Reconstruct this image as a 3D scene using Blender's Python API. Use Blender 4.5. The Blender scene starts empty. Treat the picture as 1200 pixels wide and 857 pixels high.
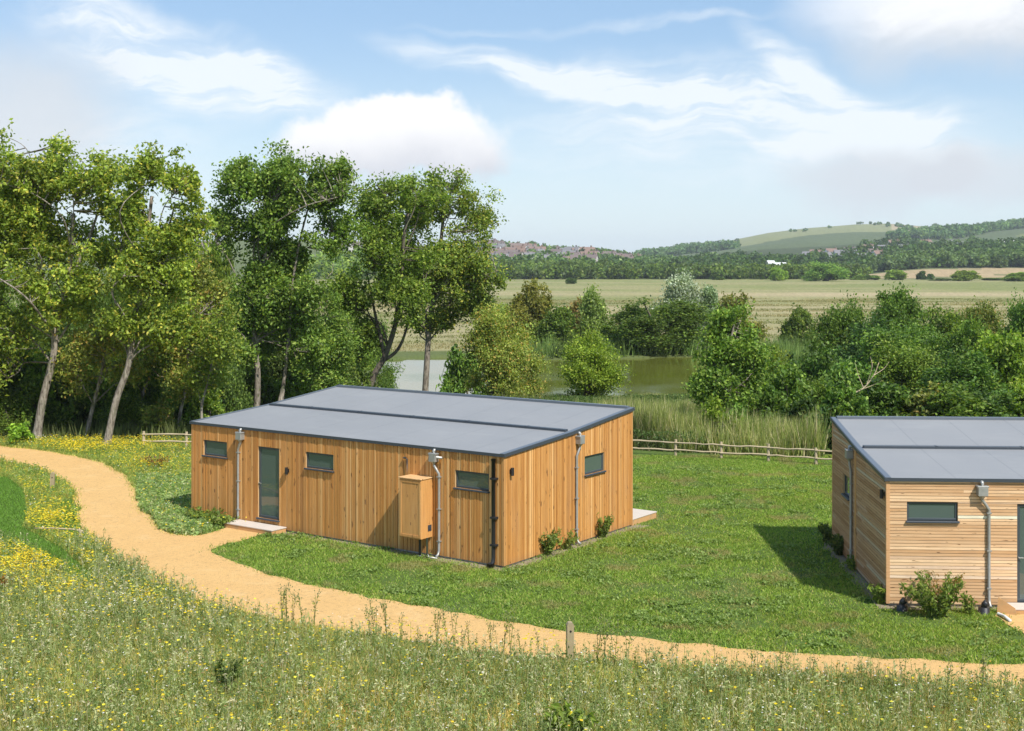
import bpy, bmesh, math, random
import numpy as np
from math import radians as R, sin, cos, pi
random.seed(7); rng = np.random.default_rng(7)
sc = bpy.context.scene; C = sc.collection
# ------------------------------------------------------------------ camera, sky, sun, exposure
F, HZ, CX, H = 1525.0, 308.0, 600.0, 7.8          # focal length in photo pixels, horizon row, centre column, eye height
cam = bpy.data.objects.new('camera', bpy.data.cameras.new('camera')); C.objects.link(cam)
cam.location = (0, 0, H); cam.rotation_euler = (R(90), 0, 0)
cam.data.sensor_width = 36; cam.data.lens = 36*F/1200; cam.data.shift_y = -(428.5-HZ)/1200
cam.data.clip_start = .5; cam.data.clip_end = 30000
sc.camera = cam
SUNV = np.array([.50, -.66, 1.0]); SUNV /= np.linalg.norm(SUNV)
EL = math.asin(SUNV[2]); AZ = math.atan2(SUNV[0], SUNV[1])
sd = bpy.data.lights.new('sun', 'SUN'); sd.energy = 4.3; sd.angle = R(.5); sd.color = (1, .95, .87)
sun = bpy.data.objects.new('sun', sd); C.objects.link(sun)
sun.rotation_euler = (R(90)-EL, 0, math.atan2(SUNV[0], -SUNV[1])); sun.location = (20, -20, 60)
sc.view_settings.view_transform = 'Standard'; sc.view_settings.look = 'None'
sc.view_settings.gamma = 1; sc.view_settings.exposure = 0.5
sc.cycles.max_bounces = 8; sc.cycles.transparent_max_bounces = 8; sc.cycles.volume_bounces = 0
sc.cycles.volume_max_steps = 64

class G:                                           # terse node graph helper
    def __init__(s, nt): s.nt = nt
    def n(s, t, **k):
        nd = s.nt.nodes.new(t)
        for a, v in k.items(): setattr(nd, a, v)
        return nd
    def put(s, sock, v):
        if isinstance(v, bpy.types.NodeSocket): s.nt.links.new(v, sock)
        elif v is not None: sock.default_value = v
    def m(s, op, a, b=None, c=None, clamp=False):
        nd = s.n('ShaderNodeMath', operation=op, use_clamp=clamp)
        s.put(nd.inputs[0], a); s.put(nd.inputs[1], b); s.put(nd.inputs[2], c)
        return nd.outputs[0]
    def mix(s, f, a, b, mode='MIX'):
        nd = s.n('ShaderNodeMix', data_type='RGBA', blend_type=mode)
        s.put(nd.inputs[0], f); s.put(nd.inputs[6], a if not isinstance(a, tuple) else (*a, 1)[:4]); s.put(nd.inputs[7], b if not isinstance(b, tuple) else (*b, 1)[:4])
        return nd.outputs[2]
    def noise(s, vec, scale, detail=4, rough=.55, dist=0, out=0):
        nd = s.n('ShaderNodeTexNoise'); s.put(nd.inputs['Vector'], vec)
        nd.inputs['Scale'].default_value = scale; nd.inputs['Detail'].default_value = detail
        nd.inputs['Roughness'].default_value = rough; nd.inputs['Distortion'].default_value = dist
        return nd.outputs[out]
    def ramp(s, f, lo, hi):
        nd = s.n('ShaderNodeMapRange', interpolation_type='SMOOTHSTEP')
        s.put(nd.inputs[0], f); nd.inputs[1].default_value = lo; nd.inputs[2].default_value = hi
        return nd.outputs[0]
    def vmap(s, vec, scale=(1, 1, 1), rot=(0, 0, 0), loc=(0, 0, 0)):
        nd = s.n('ShaderNodeMapping'); s.put(nd.inputs[0], vec)
        nd.inputs[1].default_value = loc; nd.inputs[2].default_value = rot; nd.inputs[3].default_value = scale
        return nd.outputs[0]

w = bpy.data.worlds.new('World'); sc.world = w; w.use_nodes = True
g = G(w.node_tree); w.node_tree.nodes.clear()
sky = g.n('ShaderNodeTexSky', sky_type='NISHITA'); sky.sun_disc = False
sky.sun_elevation = EL; sky.sun_rotation = AZ; sky.altitude = 50; sky.air_density = 1.0; sky.dust_density = .6; sky.ozone_density = 1.3
tc = g.n('ShaderNodeTexCoord').outputs['Generated']
sx = g.n('ShaderNodeSeparateXYZ'); g.put(sx.inputs[0], tc)
az = g.m('ARCTAN2', sx.outputs[0], sx.outputs[1]); el = g.m('ARCSINE', sx.outputs[2])
cb = g.n('ShaderNodeCombineXYZ'); g.put(cb.inputs[0], az); g.put(cb.inputs[1], el)
ae = cb.outputs[0]
n1 = g.n('ShaderNodeTexNoise'); g.put(n1.inputs['Vector'], ae); n1.inputs['Scale'].default_value = 16; n1.inputs['Detail'].default_value = 7
n2 = g.n('ShaderNodeTexNoise'); g.put(n2.inputs['Vector'], g.vmap(ae, (1, 1, 1), loc=(3, 5, 0))); n2.inputs['Scale'].default_value = 5; n2.inputs['Detail'].default_value = 5
def warp(src, no, amt):
    a = g.n('ShaderNodeVectorMath', operation='SUBTRACT'); g.put(a.inputs[0], no.outputs['Color']); a.inputs[1].default_value = (.5, .5, .5)
    b = g.n('ShaderNodeVectorMath', operation='SCALE'); g.put(b.inputs[0], a.outputs[0]); b.inputs[3].default_value = amt
    c = g.n('ShaderNodeVectorMath', operation='ADD'); g.put(c.inputs[0], src); g.put(c.inputs[1], b.outputs[0])
    return c.outputs[0]
ae_f = warp(ae, n1, .035); ae_s = warp(warp(ae, n2, .10), n1, .035)
def blob(src, px, py, rx, ry, rot=0, lo=1.0, hi=.55):     # soft patch centred on a bearing and an elevation
    a0, e0 = math.atan((px-CX)/F), math.atan((HZ-py)/F)
    m_ = g.n('ShaderNodeMapping', vector_type='TEXTURE'); g.put(m_.inputs[0], src)
    m_.inputs[1].default_value = (a0, e0, 0); m_.inputs[2].default_value = (0, 0, R(rot)); m_.inputs[3].default_value = (rx/F, ry/F, 1)
    l = g.n('ShaderNodeVectorMath', operation='LENGTH')
    z = g.n('ShaderNodeVectorMath', operation='MULTIPLY'); g.put(z.inputs[0], m_.outputs[0]); z.inputs[1].default_value = (1, 1, 0)
    g.put(l.inputs[0], z.outputs[0])
    return g.ramp(l.outputs[1], lo, hi)
wisp = g.noise(g.vmap(ae_s, (4, 17, 1), rot=(0, 0, R(14))), 2.2, 8, .62)
wisp2 = g.noise(g.vmap(ae_s, (5, 11, 1), rot=(0, 0, R(-20)), loc=(2, 7, 0)), 3, 7, .6)
def summ(l):
    o = l[0]
    for x in l[1:]: o = g.m('ADD', o, x)
    return o
def sc_(x, k): return g.m('MULTIPLY', x, k)
# cirrus veils: strength = patches gated by streaky noise
cir = summ([blob(ae_s, 900, 140, 330, 75, -13, 1.1, .2), sc_(blob(ae_s, 1085, 200, 130, 60, -30, 1.1, .2), .9),
            sc_(blob(ae_s, 660, 80, 260, 34, -12, 1.1, .2), .9), sc_(blob(ae_s, 225, 70, 210, 58, -20, 1.1, .2), 1.3),
            sc_(blob(ae_s, 330, 100, 90, 42, -30, 1.1, .2), .7), sc_(blob(ae_s, 780, 190, 300, 70, -8, 1.2, 0), .45),
            sc_(blob(ae_s, 960, 90, 150, 30, -35, 1.1, .2), .6),
            sc_(blob(ae_s, 80, 160, 220, 80, 0, 1.2, 0), .65), sc_(blob(ae_s, 700, 5, 230, 10, 0, 1.2, 0), .5)])
cir = g.m('MULTIPLY', sc_(cir, 1.25), g.m('ADD', g.ramp(wisp, .36, .66), .26), clamp=True)
elsewhere = g.m('MULTIPLY', g.ramp(g.noise(tc, 2.6, 7, .6, .3), .52, .75), g.m('ADD', g.ramp(g.m('ABSOLUTE', az), .42, .7), g.ramp(el, .22, .5), clamp=True))
cir = g.m('MAXIMUM', cir, sc_(elsewhere, .7))
hor = sc_(g.ramp(el, .20, -.02), .35)
# cumulus
n5 = g.n('ShaderNodeTexNoise'); g.put(n5.inputs['Vector'], ae); n5.inputs['Scale'].default_value = 42; n5.inputs['Detail'].default_value = 8; n5.inputs['Roughness'].default_value = .6
ae_c = warp(ae_f, n5, .035)
cum = g.m('MAXIMUM', blob(ae_c, 475, 158, 108, 60, 0, 1.0, .70), blob(ae_c, 390, 178, 78, 42, 0, 1.05, .5))
cum = g.m('MAXIMUM', cum, blob(ae_c, 535, 178, 70, 46, 0, 1.1, .5))
gry = summ([sc_(blob(ae_s, 1150, 25, 210, 85, -8, 1.15, .35), .95), sc_(blob(ae_s, 1035, 232, 120, 42, 0, 1.15, .35), .85), sc_(blob(ae_s, 1180, 240, 110, 40, 0, 1.2, .3), .7),
            sc_(blob(ae_s, 45, 120, 130, 85, 0, 1.3, .2), .8)])
gry = g.m('MINIMUM', gry, 1.0)
K = 8.0
base = g.mix(hor, sky.outputs[0], (K*.80, K*.90, K*.97))
base = g.mix(.55, base, g.mix(g.ramp(el, -.01, .2), (K*.72, K*.88, K*.96), (K*.33, K*.54, K*.82)))
c1 = g.mix(sc_(cir, .88), base, (K*.86, K*.91, K*.95))
shade_c = g.ramp(g.m('ADD', el, sc_(g.m('SUBTRACT', n1.outputs[0], .5), .05)), .06, .105)
c2 = g.mix(cum, c1, g.mix(shade_c, (K*.66, K*.68, K*.74), (K*.95, K*.95, K*.96)))
low = g.ramp(g.m('ADD', el, sc_(g.m('SUBTRACT', wisp2, .5), .08)), .145, .195)
low2 = g.m('MAXIMUM', low, g.m('SUBTRACT', 1.0, g.ramp(el, .06, .1)))
c3 = g.mix(gry, c2, g.mix(low, (K*.66, K*.70, K*.75), (K*.94, K*.95, K*.97)))
bg = g.n('ShaderNodeBackground'); g.put(bg.inputs[0], c3); bg.inputs[1].default_value = .1
g.put(g.n('ShaderNodeOutputWorld').inputs[0], bg.outputs[0])

# ------------------------------------------------------------------ helpers
def P(px, py, z=0.0):
    Y = F*(H-z)/(py-HZ); return np.array([(px-CX)/F*Y, Y, z])
def X_at(px, Y): return (px-CX)/F*Y
def Z_at(py, Y): return H-(py-HZ)/F*Y
def tag(o, label=None, cat=None, group=None, kind=None):
    if label: o['label'] = label
    if cat: o['category'] = cat
    if group: o['group'] = group
    if kind: o['kind'] = kind
    return o
def empty(name, loc, rz=0, parent=None):
    o = bpy.data.objects.new(name, None); C.objects.link(o); o.location = loc; o.rotation_euler = (0, 0, rz); o.parent = parent
    o.empty_display_size = .3
    return o
def npmesh(name, verts, faces, mat=None, parent=None, cols=None, smooth=False, mats=None, midx=None):
    """verts (n,3); faces (m,k) array or list of such arrays; cols (n,3) point colours"""
    me = bpy.data.meshes.new(name)
    fl = faces if isinstance(faces, list) else [faces]
    fl = [np.asarray(f, dtype=np.int32) for f in fl if len(f)]
    nv = len(verts); loops = np.concatenate([f.ravel() for f in fl]); tot = np.concatenate([np.full(len(f), f.shape[1], dtype=np.int32) for f in fl])
    start = np.concatenate([[0], np.cumsum(tot)[:-1]]).astype(np.int32)
    me.vertices.add(nv); me.vertices.foreach_set('co', np.asarray(verts, dtype=np.float32).ravel())
    me.loops.add(len(loops)); me.loops.foreach_set('vertex_index', loops)
    me.polygons.add(len(tot)); me.polygons.foreach_set('loop_start', start); me.polygons.foreach_set('loop_total', tot)
    if midx is not None: me.polygons.foreach_set('material_index', np.asarray(midx, dtype=np.int32))
    me.update(calc_edges=True)
    me.polygons.foreach_set('use_smooth', np.full(len(tot), smooth))
    if cols is not None:
        a = me.color_attributes.new('Col', 'FLOAT_COLOR', 'POINT')
        a.data.foreach_set('color', np.concatenate([np.asarray(cols, dtype=np.float32), np.ones((nv, 1), np.float32)], 1).ravel())
    for m_ in (mats or ([mat] if mat else [])): me.materials.append(m_)
    o = bpy.data.objects.new(name, me); C.objects.link(o); o.parent = parent
    return o
class MB:                                          # gathers boxes, tubes and sheets into one mesh
    def __init__(s): s.v = []; s.q = []; s.t = []; s.c = []; s.n = 0
    def add(s, v, q, col=(1, 1, 1), tri=False):
        v = np.asarray(v, float); (s.t if tri else s.q).append(np.asarray(q)+s.n)
        s.v.append(v); s.c.append(np.tile(col, (len(v), 1)) if np.ndim(col) == 1 else col); s.n += len(v)
    def box(s, x0, x1, y0, y1, z0, z1, col=(1, 1, 1), bev=0.0):
        if bev <= 0:
            v = [(x, y, z) for z in (z0, z1) for y in (y0, y1) for x in (x0, x1)]
            s.add(v, [(0, 2, 3, 1), (4, 5, 7, 6), (0, 1, 5, 4), (2, 6, 7, 3), (0, 4, 6, 2), (1, 3, 7, 5)], col)
        else:
            b = min(bev, (x1-x0)*.4, (y1-y0)*.4, (z1-z0)*.4)
            rings = []
            for z, i in ((z0, b), (z0+b, 0), (z1-b, 0), (z1, b)):
                j = b
                rings.append([(x0+i+j, y0+i, z), (x1-i-j, y0+i, z), (x1-i, y0+i+j, z), (x1-i, y1-i-j, z), (x1-i-j, y1-i, z), (x0+i+j, y1-i, z), (x0+i, y1-i-j, z), (x0+i, y0+i+j, z)])
            v = [p for r_ in rings for p in r_]
            q = [(k*8+i, k*8+(i+1) % 8, k*8+8+(i+1) % 8, k*8+8+i) for k in range(3) for i in range(8)]
            for o, fl in ((0, True), (24, False)):
                for a in ((0, 1, 4, 5), (1, 2, 3, 4), (5, 6, 7, 0)):
                    a = [o+k for k in a]; q.append(a[::-1] if fl else a)
            s.add(v, q, col)
    def tube(s, pts, rad, n=8, col=(1, 1, 1), caps=True):
        pts = np.asarray(pts, float); m_ = len(pts); rad = np.broadcast_to(rad, (m_,))
        tan = np.gradient(pts, axis=0); tan /= np.linalg.norm(tan, axis=1)[:, None]+1e-9
        ref = np.array([0, 0, 1.]) if abs(tan[:, 2]).mean() < .8 else np.array([0, 1., 0])
        a = np.cross(tan, ref); a /= np.linalg.norm(a, axis=1)[:, None]+1e-9; b = np.cross(tan, a)
        th = np.arange(n)*2*pi/n
        v = (pts[:, None]+rad[:, None, None]*(np.cos(th)[None, :, None]*a[:, None]+np.sin(th)[None, :, None]*b[:, None])).reshape(-1, 3)
        q = [(k*n+i, k*n+(i+1) % n, (k+1)*n+(i+1) % n, (k+1)*n+i) for k in range(m_-1) for i in range(n)]
        base = s.n; s.add(v, q, col)
        if caps:
            for k, f in ((0, 1), (m_-1, 0)):
                c = pts[k]; s.v.append(c[None]); s.c.append(np.tile(col, (1, 1))); ci = s.n; s.n += 1
                s.t.append(np.array([(base+k*n+i, base+k*n+(i+1) % n, ci) for i in range(n)]))
    def build(s, name, mat, parent=None, smooth=False):
        f = []
        if s.q: f.append(np.concatenate(s.q))
        if s.t: f.append(np.concatenate(s.t))
        return npmesh(name, np.concatenate(s.v), f, mat, parent, np.concatenate(s.c), smooth)
def pmat(name, fn):
    m_ = bpy.data.materials.new(name); m_.use_nodes = True; g = G(m_.node_tree)
    b = m_.node_tree.nodes['Principled BSDF']; fn(g, b); return m_
def plain(name, col, rough=.5, metal=0, var=.12, scale=30):
    def f(g, b):
        tc = g.n('ShaderNodeTexCoord').outputs['Object']
        n_ = g.noise(tc, scale, 5); d = tuple(c*(1-var) for c in col); e = tuple(min(1, c*(1+var)) for c in col)
        g.put(b.inputs['Base Color'], g.mix(n_, d, e)); b.inputs['Metallic'].default_value = metal
        g.put(b.inputs['Roughness'], g.m('ADD', g.m('MULTIPLY', n_, .15), rough-.07))
    return pmat(name, f)
def obj_attr(g): 
    a = g.n('ShaderNodeAttribute'); a.attribute_name = 'Col'; return a.outputs['Color']
def leafmat(name, transl=.35, rough=.45, spec=.35):
    m_ = bpy.data.materials.new(name); m_.use_nodes = True; g = G(m_.node_tree); nt = m_.node_tree
    b = nt.nodes['Principled BSDF']; out = nt.nodes['Material Output']
    oi = g.n('ShaderNodeObjectInfo'); c = g.mix(1.0, obj_attr(g), oi.outputs['Color'], 'MULTIPLY')
    g.put(b.inputs['Base Color'], c); b.inputs['Roughness'].default_value = rough; b.inputs['Specular IOR Level'].default_value = spec
    t = g.n('ShaderNodeBsdfTranslucent'); g.put(t.inputs[0], g.mix(1.0, c, (1.25, 1.25, .55), 'MULTIPLY'))
    mx = g.n('ShaderNodeMixShader'); mx.inputs[0].default_value = transl
    g.put(mx.inputs[1], b.outputs[0]); g.put(mx.inputs[2], t.outputs[0]); g.put(out.inputs[0], mx.outputs[0])
    return m_
def barkmat(name, c0, c1):
    def f(g, b):
        tc = g.n('ShaderNodeTexCoord').outputs['Object']
        n_ = g.noise(g.vmap(tc, (9, 9, 2.2)), 1.4, 7, .65); n3 = g.noise(tc, 1.7, 3)
        c = g.mix(g.ramp(n_, .35, .65), c0, c1); c = g.mix(g.ramp(n3, .55, .75), c, (.10, .115, .05))
        g.put(b.inputs['Base Color'], c); b.inputs['Roughness'].default_value = .9
        bp = g.n('ShaderNodeBump'); bp.inputs['Strength'].default_value = .7; bp.inputs['Distance'].default_value = .05
        g.put(bp.inputs['Height'], n_); g.put(b.inputs['Normal'], bp.outputs[0])
    return pmat(name, f)
M_leaf = leafmat('foliage', .42, .5, .3); M_grass = leafmat('grass_blades', .42, .6, .2)
M_bark = barkmat('bark', (.10, .078, .058), (.33, .29, .235)); M_bark2 = barkmat('dark_bark', (.06, .05, .038), (.17, .14, .105))
def inpoly(px, py, poly):
    px = np.asarray(px); py = np.asarray(py); c = np.zeros(px.shape, bool); n = len(poly); j = n-1
    for i in range(n):
        xi, yi = poly[i][:2]; xj, yj = poly[j][:2]
        with np.errstate(divide='ignore', invalid='ignore'):
            c ^= ((yi > py) != (yj > py)) & (px < (xj-xi)*(py-yi)/(yj-yi+1e-12)+xi)
        j = i
    return c
def catmull(pts, k=8):
    pts = np.asarray(pts, float); o = []
    p = np.vstack([2*pts[0]-pts[1], pts, 2*pts[-1]-pts[-2]])
    for i in range(1, len(p)-2):
        for t in np.linspace(0, 1, k, endpoint=False):
            o.append(.5*((2*p[i])+(-p[i-1]+p[i+1])*t+(2*p[i-1]-5*p[i]+4*p[i+1]-p[i+2])*t*t+(-p[i-1]+3*p[i]-3*p[i+1]+p[i+2])*t**3))
    o.append(pts[-1]); return np.array(o)
def sm(x, a, b):
    t = np.clip((x-a)/(b-a), 0, 1); return t*t*(3-2*t)
def vnoise(x, y, seed=0):                          # cheap smooth value noise
    x = np.asarray(x, float); y = np.asarray(y, float); xi = np.floor(x).astype(int); yi = np.floor(y).astype(int); xf = x-xi; yf = y-yi
    def h(a, b):
        v = np.sin(a*127.1+b*311.7+seed*74.7)*43758.5453; return v-np.floor(v)
    u = xf*xf*(3-2*xf); v = yf*yf*(3-2*yf)
    return (h(xi, yi)*(1-u)+h(xi+1, yi)*u)*(1-v)+(h(xi, yi+1)*(1-u)+h(xi+1, yi+1)*u)*v
def fbm(x, y, seed=0, o=4):
    s = 0; a = .5
    for k in range(o): s = s+a*vnoise(x*2**k, y*2**k, seed+k); a *= .5
    return s/(1-.5**o)

# ------------------------------------------------------------------ terrain
WZ = -1.25                                         # pond level
pond_px = [(330, 432), (430, 424), (520, 420), (640, 422), (740, 420), (830, 419), (905, 424), (925, 436), (900, 452), (850, 463), (780, 468), (700, 470), (600, 474), (500, 477), (380, 480), (310, 462)]
pond = catmull([P(a, b, WZ)[:2] for a, b in pond_px]+[P(*pond_px[0], WZ)[:2]], 6)
def pond_dist(x, y):
    pl = pond; d = np.full(x.shape, 1e9)
    for i in range(len(pl)-1):
        a = pl[i]; b = pl[i+1]; ab = b-a; t = np.clip(((x-a[0])*ab[0]+(y-a[1])*ab[1])/(ab@ab+1e-9), 0, 1)
        d = np.minimum(d, np.hypot(x-a[0]-t*ab[0], y-a[1]-t*ab[1]))
    return np.where(inpoly(x, y, pl), -d, d)
SKX = np.array([-3000, 0, 200, 350, 450, 560, 600, 640, 690, 740, 780, 800, 850, 900, 950, 1000, 1040, 1080, 1120, 1160, 1200, 1320, 1600, 4000])
SKY = np.array([300, 285, 283, 280, 286, 290, 294, 297, 300, 303, 299, 293, 283, 273, 267, 263, 262, 265, 265, 262, 257, 248, 262, 300])
def height(x, y):
    x = np.asarray(x, float); y = np.asarray(y, float); r = np.hypot(x, y); az_ = np.arctan2(x, y)
    px = CX+F*np.tan(np.clip(az_, -1.2, 1.2)); yy = np.maximum(y, r*.3)
    z = -1.35*sm(yy, 57, 92)
    z += (fbm(x/30, y/30, 3)-.5)*.5*sm(yy, 60, 110)*(1-sm(yy, 600, 700))
    ys = np.interp(px, SKX, SKY)
    k = sm(px, 700, 830)
    st = 730+170*k; rd = 1350+1650*k
    zr = H+(HZ-ys)/F*rd
    t = np.clip((yy-st)/(rd-st), 0, 1)
    rise = np.where(t < 1, (t**1.05)*(zr+1.4), 0)
    rise = rise+np.where(yy > rd, (zr+1.4)*(1-.45*sm(yy, rd, rd*1.5)), 0)
    z += rise + 5.2*sm(yy, 715, 900)*sm(px, 980, 1100)*(1-sm(yy, 1200, 2400))
    bump = (fbm(x/260, y/260, 9, 3)-.5)
    z += bump*9*sm(yy, 950, 1700)*k*(1-.75*sm(yy, 2500, 3000))
    z = np.where(np.abs(az_) > 1.2, -1.3*sm(r, 60, 90), z)
    return z
def hpond(x, y, z):
    m_ = (y > 60) & (y < 190) & (np.abs(x) < 90)
    if m_.any():
        d = pond_dist(x[m_], y[m_]); zz = z[m_]
        near = 1-sm(d, 0, 9); zz = zz*(1-near)+(WZ+.22)*near
        zz = np.where(d < 0, WZ+.22-np.minimum(1.2, -d*.45), zz); z[m_] = zz
    return z
def ground_z(x, y):
    x = np.atleast_1d(np.asarray(x, float)); y = np.atleast_1d(np.asarray(y, float)); return hpond(x, y, height(x, y))
ang = np.concatenate([np.radians(np.arange(-180, -32, 4.0)), np.radians(np.arange(-32, 32, .07)), np.radians(np.arange(32, 180, 4.0))])
rr = np.concatenate([[.5, 4, 10], np.geomspace(16, 8200, 330)])
A_, R_ = np.meshgrid(ang, rr); gx = (R_*np.sin(A_)).ravel(); gy = (R_*np.cos(A_)).ravel(); gz = ground_z(gx, gy)
na, nr = len(ang), len(rr)
i, j = np.meshgrid(np.arange(nr-1), np.arange(na), indexing='ij'); jn = (j+1) % na
quads = np.stack([(i*na+j).ravel(), (i*na+jn).ravel(), ((i+1)*na+jn).ravel(), ((i+1)*na+j).ravel()], 1)
# zone colours: what grows there, plus a cloud shadow painted on the hillside
px_ = CX+F*gx/np.maximum(gy, 1); py_ = HZ+F*(H-gz)/np.maximum(gy, 1)
col = np.tile([.10, .15, .035], (len(gx), 1))
rough_ = (gy > 57); col[rough_] = (.12, .145, .05)
fld = (gy > 135) | (gy < 1)
b1 = fbm(gx/90, gy/34, 21, 4); b2 = fbm(gx/300+7, gy/26, 31, 3)
tan_, grn, olv = np.array([.42, .34, .20]), np.array([.20, .225, .075]), np.array([.29, .28, .12])
wt = (.12+.65*np.exp(-((gy-372-px_*.01)/28)**2)+.3*np.exp(-((gy-250)/40)**2)+.35*sm(b1, .5, .62))[:, None].clip(0, 1); f_ = grn*(1-wt)+tan_*wt
wt2 = sm(fbm(gx/40, gy/14, 5), .55, .7)[:, None]; f_ = f_*(1-wt2*.5)+olv*wt2*.5
nearf = sm(gy, 300, 140)[:, None] if False else (1-sm(gy, 150, 330))[:, None]
f_ = f_*(1-nearf*.5)+np.array([.38, .31, .18])*nearf*.5
col[fld] = f_[fld]
hill = (gy > 715) & (px_ < 1010); col[hill] = (.13, .155, .06)
rt = (gy > 715) & (gy < 905) & (px_ >= 1000); wv = fbm(gx/50, gy/18, 8)
col[rt] = np.where((wv[rt] > .42)[:, None] & (gy[rt] > 745)[:, None], np.array([[.42, .31, .18]]), np.array([[.16, .17, .07]]))
hr = (gy > 905) & (px_ > 760)
hw = fbm(gx/420, gy/260, 12, 4); down = np.where((gy > 2250+90*np.sin(px_/37))[:, None], np.array([[.24, .25, .115]]), np.array([[.11, .14, .065]]))  # darker green below the pale crest paints in the cloud shadow
down = np.where(((hw > .56) & (gy < 2250))[:, None], np.array([[.19, .21, .08]]), down)
down = np.where(((hw > .50) & (gy > 2500) & (px_ > 1045))[:, None], np.array([[.40, .32, .20]]), down)
col[hr] = down[hr]
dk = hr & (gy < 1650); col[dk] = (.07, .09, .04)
col *= (.9+.2*rng.random((len(col), 1)))
def fground(g, b):
    geo = g.n('ShaderNodeNewGeometry').outputs['Position']
    c = obj_attr(g)
    n1 = g.noise(geo, 1.1, 6, .6); n2 = g.noise(geo, 14, 6, .7); n3 = g.noise(geo, .06, 5, .6)
    c = g.mix(g.m('MULTIPLY', g.ramp(n1, .5, .75), .45), c, g.mix(.5, c, (.22, .19, .08)))
    c = g.mix(g.m('MULTIPLY', g.ramp(n2, .35, .7), .55), c, g.mix(1.0, c, (.42, .45, .4), 'MULTIPLY'))
    c = g.mix(g.m('MULTIPLY', g.ramp(n3, .45, .7), .3), c, g.mix(1.0, c, (.7, .85, .6), 'MULTIPLY'))
    g.put(b.inputs['Base Color'], c); b.inputs['Roughness'].default_value = .95; b.inputs['Specular IOR Level'].default_value = .1
    bp = g.n('ShaderNodeBump'); bp.inputs['Strength'].default_value = .6; bp.inputs['Distance'].default_value = .06
    g.put(bp.inputs['Height'], n2); g.put(b.inputs['Normal'], bp.outputs[0])
M_ground = pmat('ground', fground)
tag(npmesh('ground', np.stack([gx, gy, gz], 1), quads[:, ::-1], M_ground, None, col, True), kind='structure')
# pond water
pv = np.column_stack([pond[:-1], np.full(len(pond)-1, WZ)])
ctr = pv.mean(0); ring = (pv-ctr)*[1.03, 1.06, 1]+ctr
def fwater(g, b):
    geo = g.n('ShaderNodeNewGeometry').outputs['Position']
    n_ = g.noise(g.vmap(geo, (1, .35, 1)), 2.6, 4, .6); n2 = g.noise(geo, .09, 4)
    g.put(b.inputs['Base Color'], g.mix(n2, (.085, .095, .012), (.125, .135, .022)))
    g.put(b.inputs['Roughness'], g.m('ADD', .05, g.m('MULTIPLY', g.ramp(n2, .4, .7), .12))); b.inputs['IOR'].default_value = 1.25
    bp = g.n('ShaderNodeBump'); bp.inputs['Strength'].default_value = .25; bp.inputs['Distance'].default_value = .03
    g.put(bp.inputs['Height'], n_); g.put(b.inputs['Normal'], bp.outputs[0])
wv_ = np.vstack([ring, ctr]); wf = np.array([(k, (k+1) % len(ring), len(ring)) for k in range(len(ring))])
tag(npmesh('pond_water', wv_, wf, pmat('pond_water', fwater)), kind='structure')
# sand path
far_px = [(-90, 512), (-40, 517), (0, 523), (60, 530), (112, 541), (140, 553), (158, 572), (163, 590), (172, 602), (185, 615), (202, 625), (226, 628), (252, 624), (275, 616)]
lawn_px = [(325, 622), (290, 632), (262, 638), (248, 646), (262, 656), (300, 668), (350, 683), (400, 693), (450, 704), (500, 712), (560, 724), (620, 733), (680, 742), (740, 748), (800, 754), (850, 758), (900, 764), (960, 768), (1020, 771), (1100, 775), (1200, 779), (1350, 783)]
near_px = [(1350, 818), (1200, 811), (1100, 806), (1020, 802), (900, 794), (800, 787), (740, 782), (668, 775), (600, 768), (540, 762), (470, 750), (400, 741), (330, 729), (270, 715), (215, 697), (165, 674), (128, 651), (102, 627), (91, 605), (88, 582), (70, 562), (45, 550), (0, 540), (-40, 531), (-100, 522)]
def curve(l, z=0): return catmull([P(a, b, z)[:2] for a, b in l], 10)
def jit(c, amp):
    s = np.cumsum(np.r_[0, np.hypot(*np.diff(c, axis=0).T)]); t = np.gradient(c, axis=0); t /= np.linalg.norm(t, axis=1)[:, None]+1e-9
    n_ = np.stack([-t[:, 1], t[:, 0]], 1); return c+n_*((fbm(s*1.7, s*0, 4, 4)-.5)*amp)[:, None]
poly = np.vstack([jit(curve(far_px), .35), jit(curve(lawn_px), .4), jit(curve(near_px), .4)])
def flat(name, poly, z, mat):
    bm = bmesh.new(); vs = [bm.verts.new((a, b, z)) for a, b in poly]; f = bm.faces.new(vs)
    if f.normal.z < 0: f.normal_flip()
    bmesh.ops.triangulate(bm, faces=[f]); me = bpy.data.meshes.new(name); bm.to_mesh(me); bm.free()
    if me.polygons and sum(p.normal.z for p in me.polygons) < 0: me.flip_normals()
    me.materials.append(mat); o = bpy.data.objects.new(name, me); C.objects.link(o); return tag(o, kind='structure')
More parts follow.
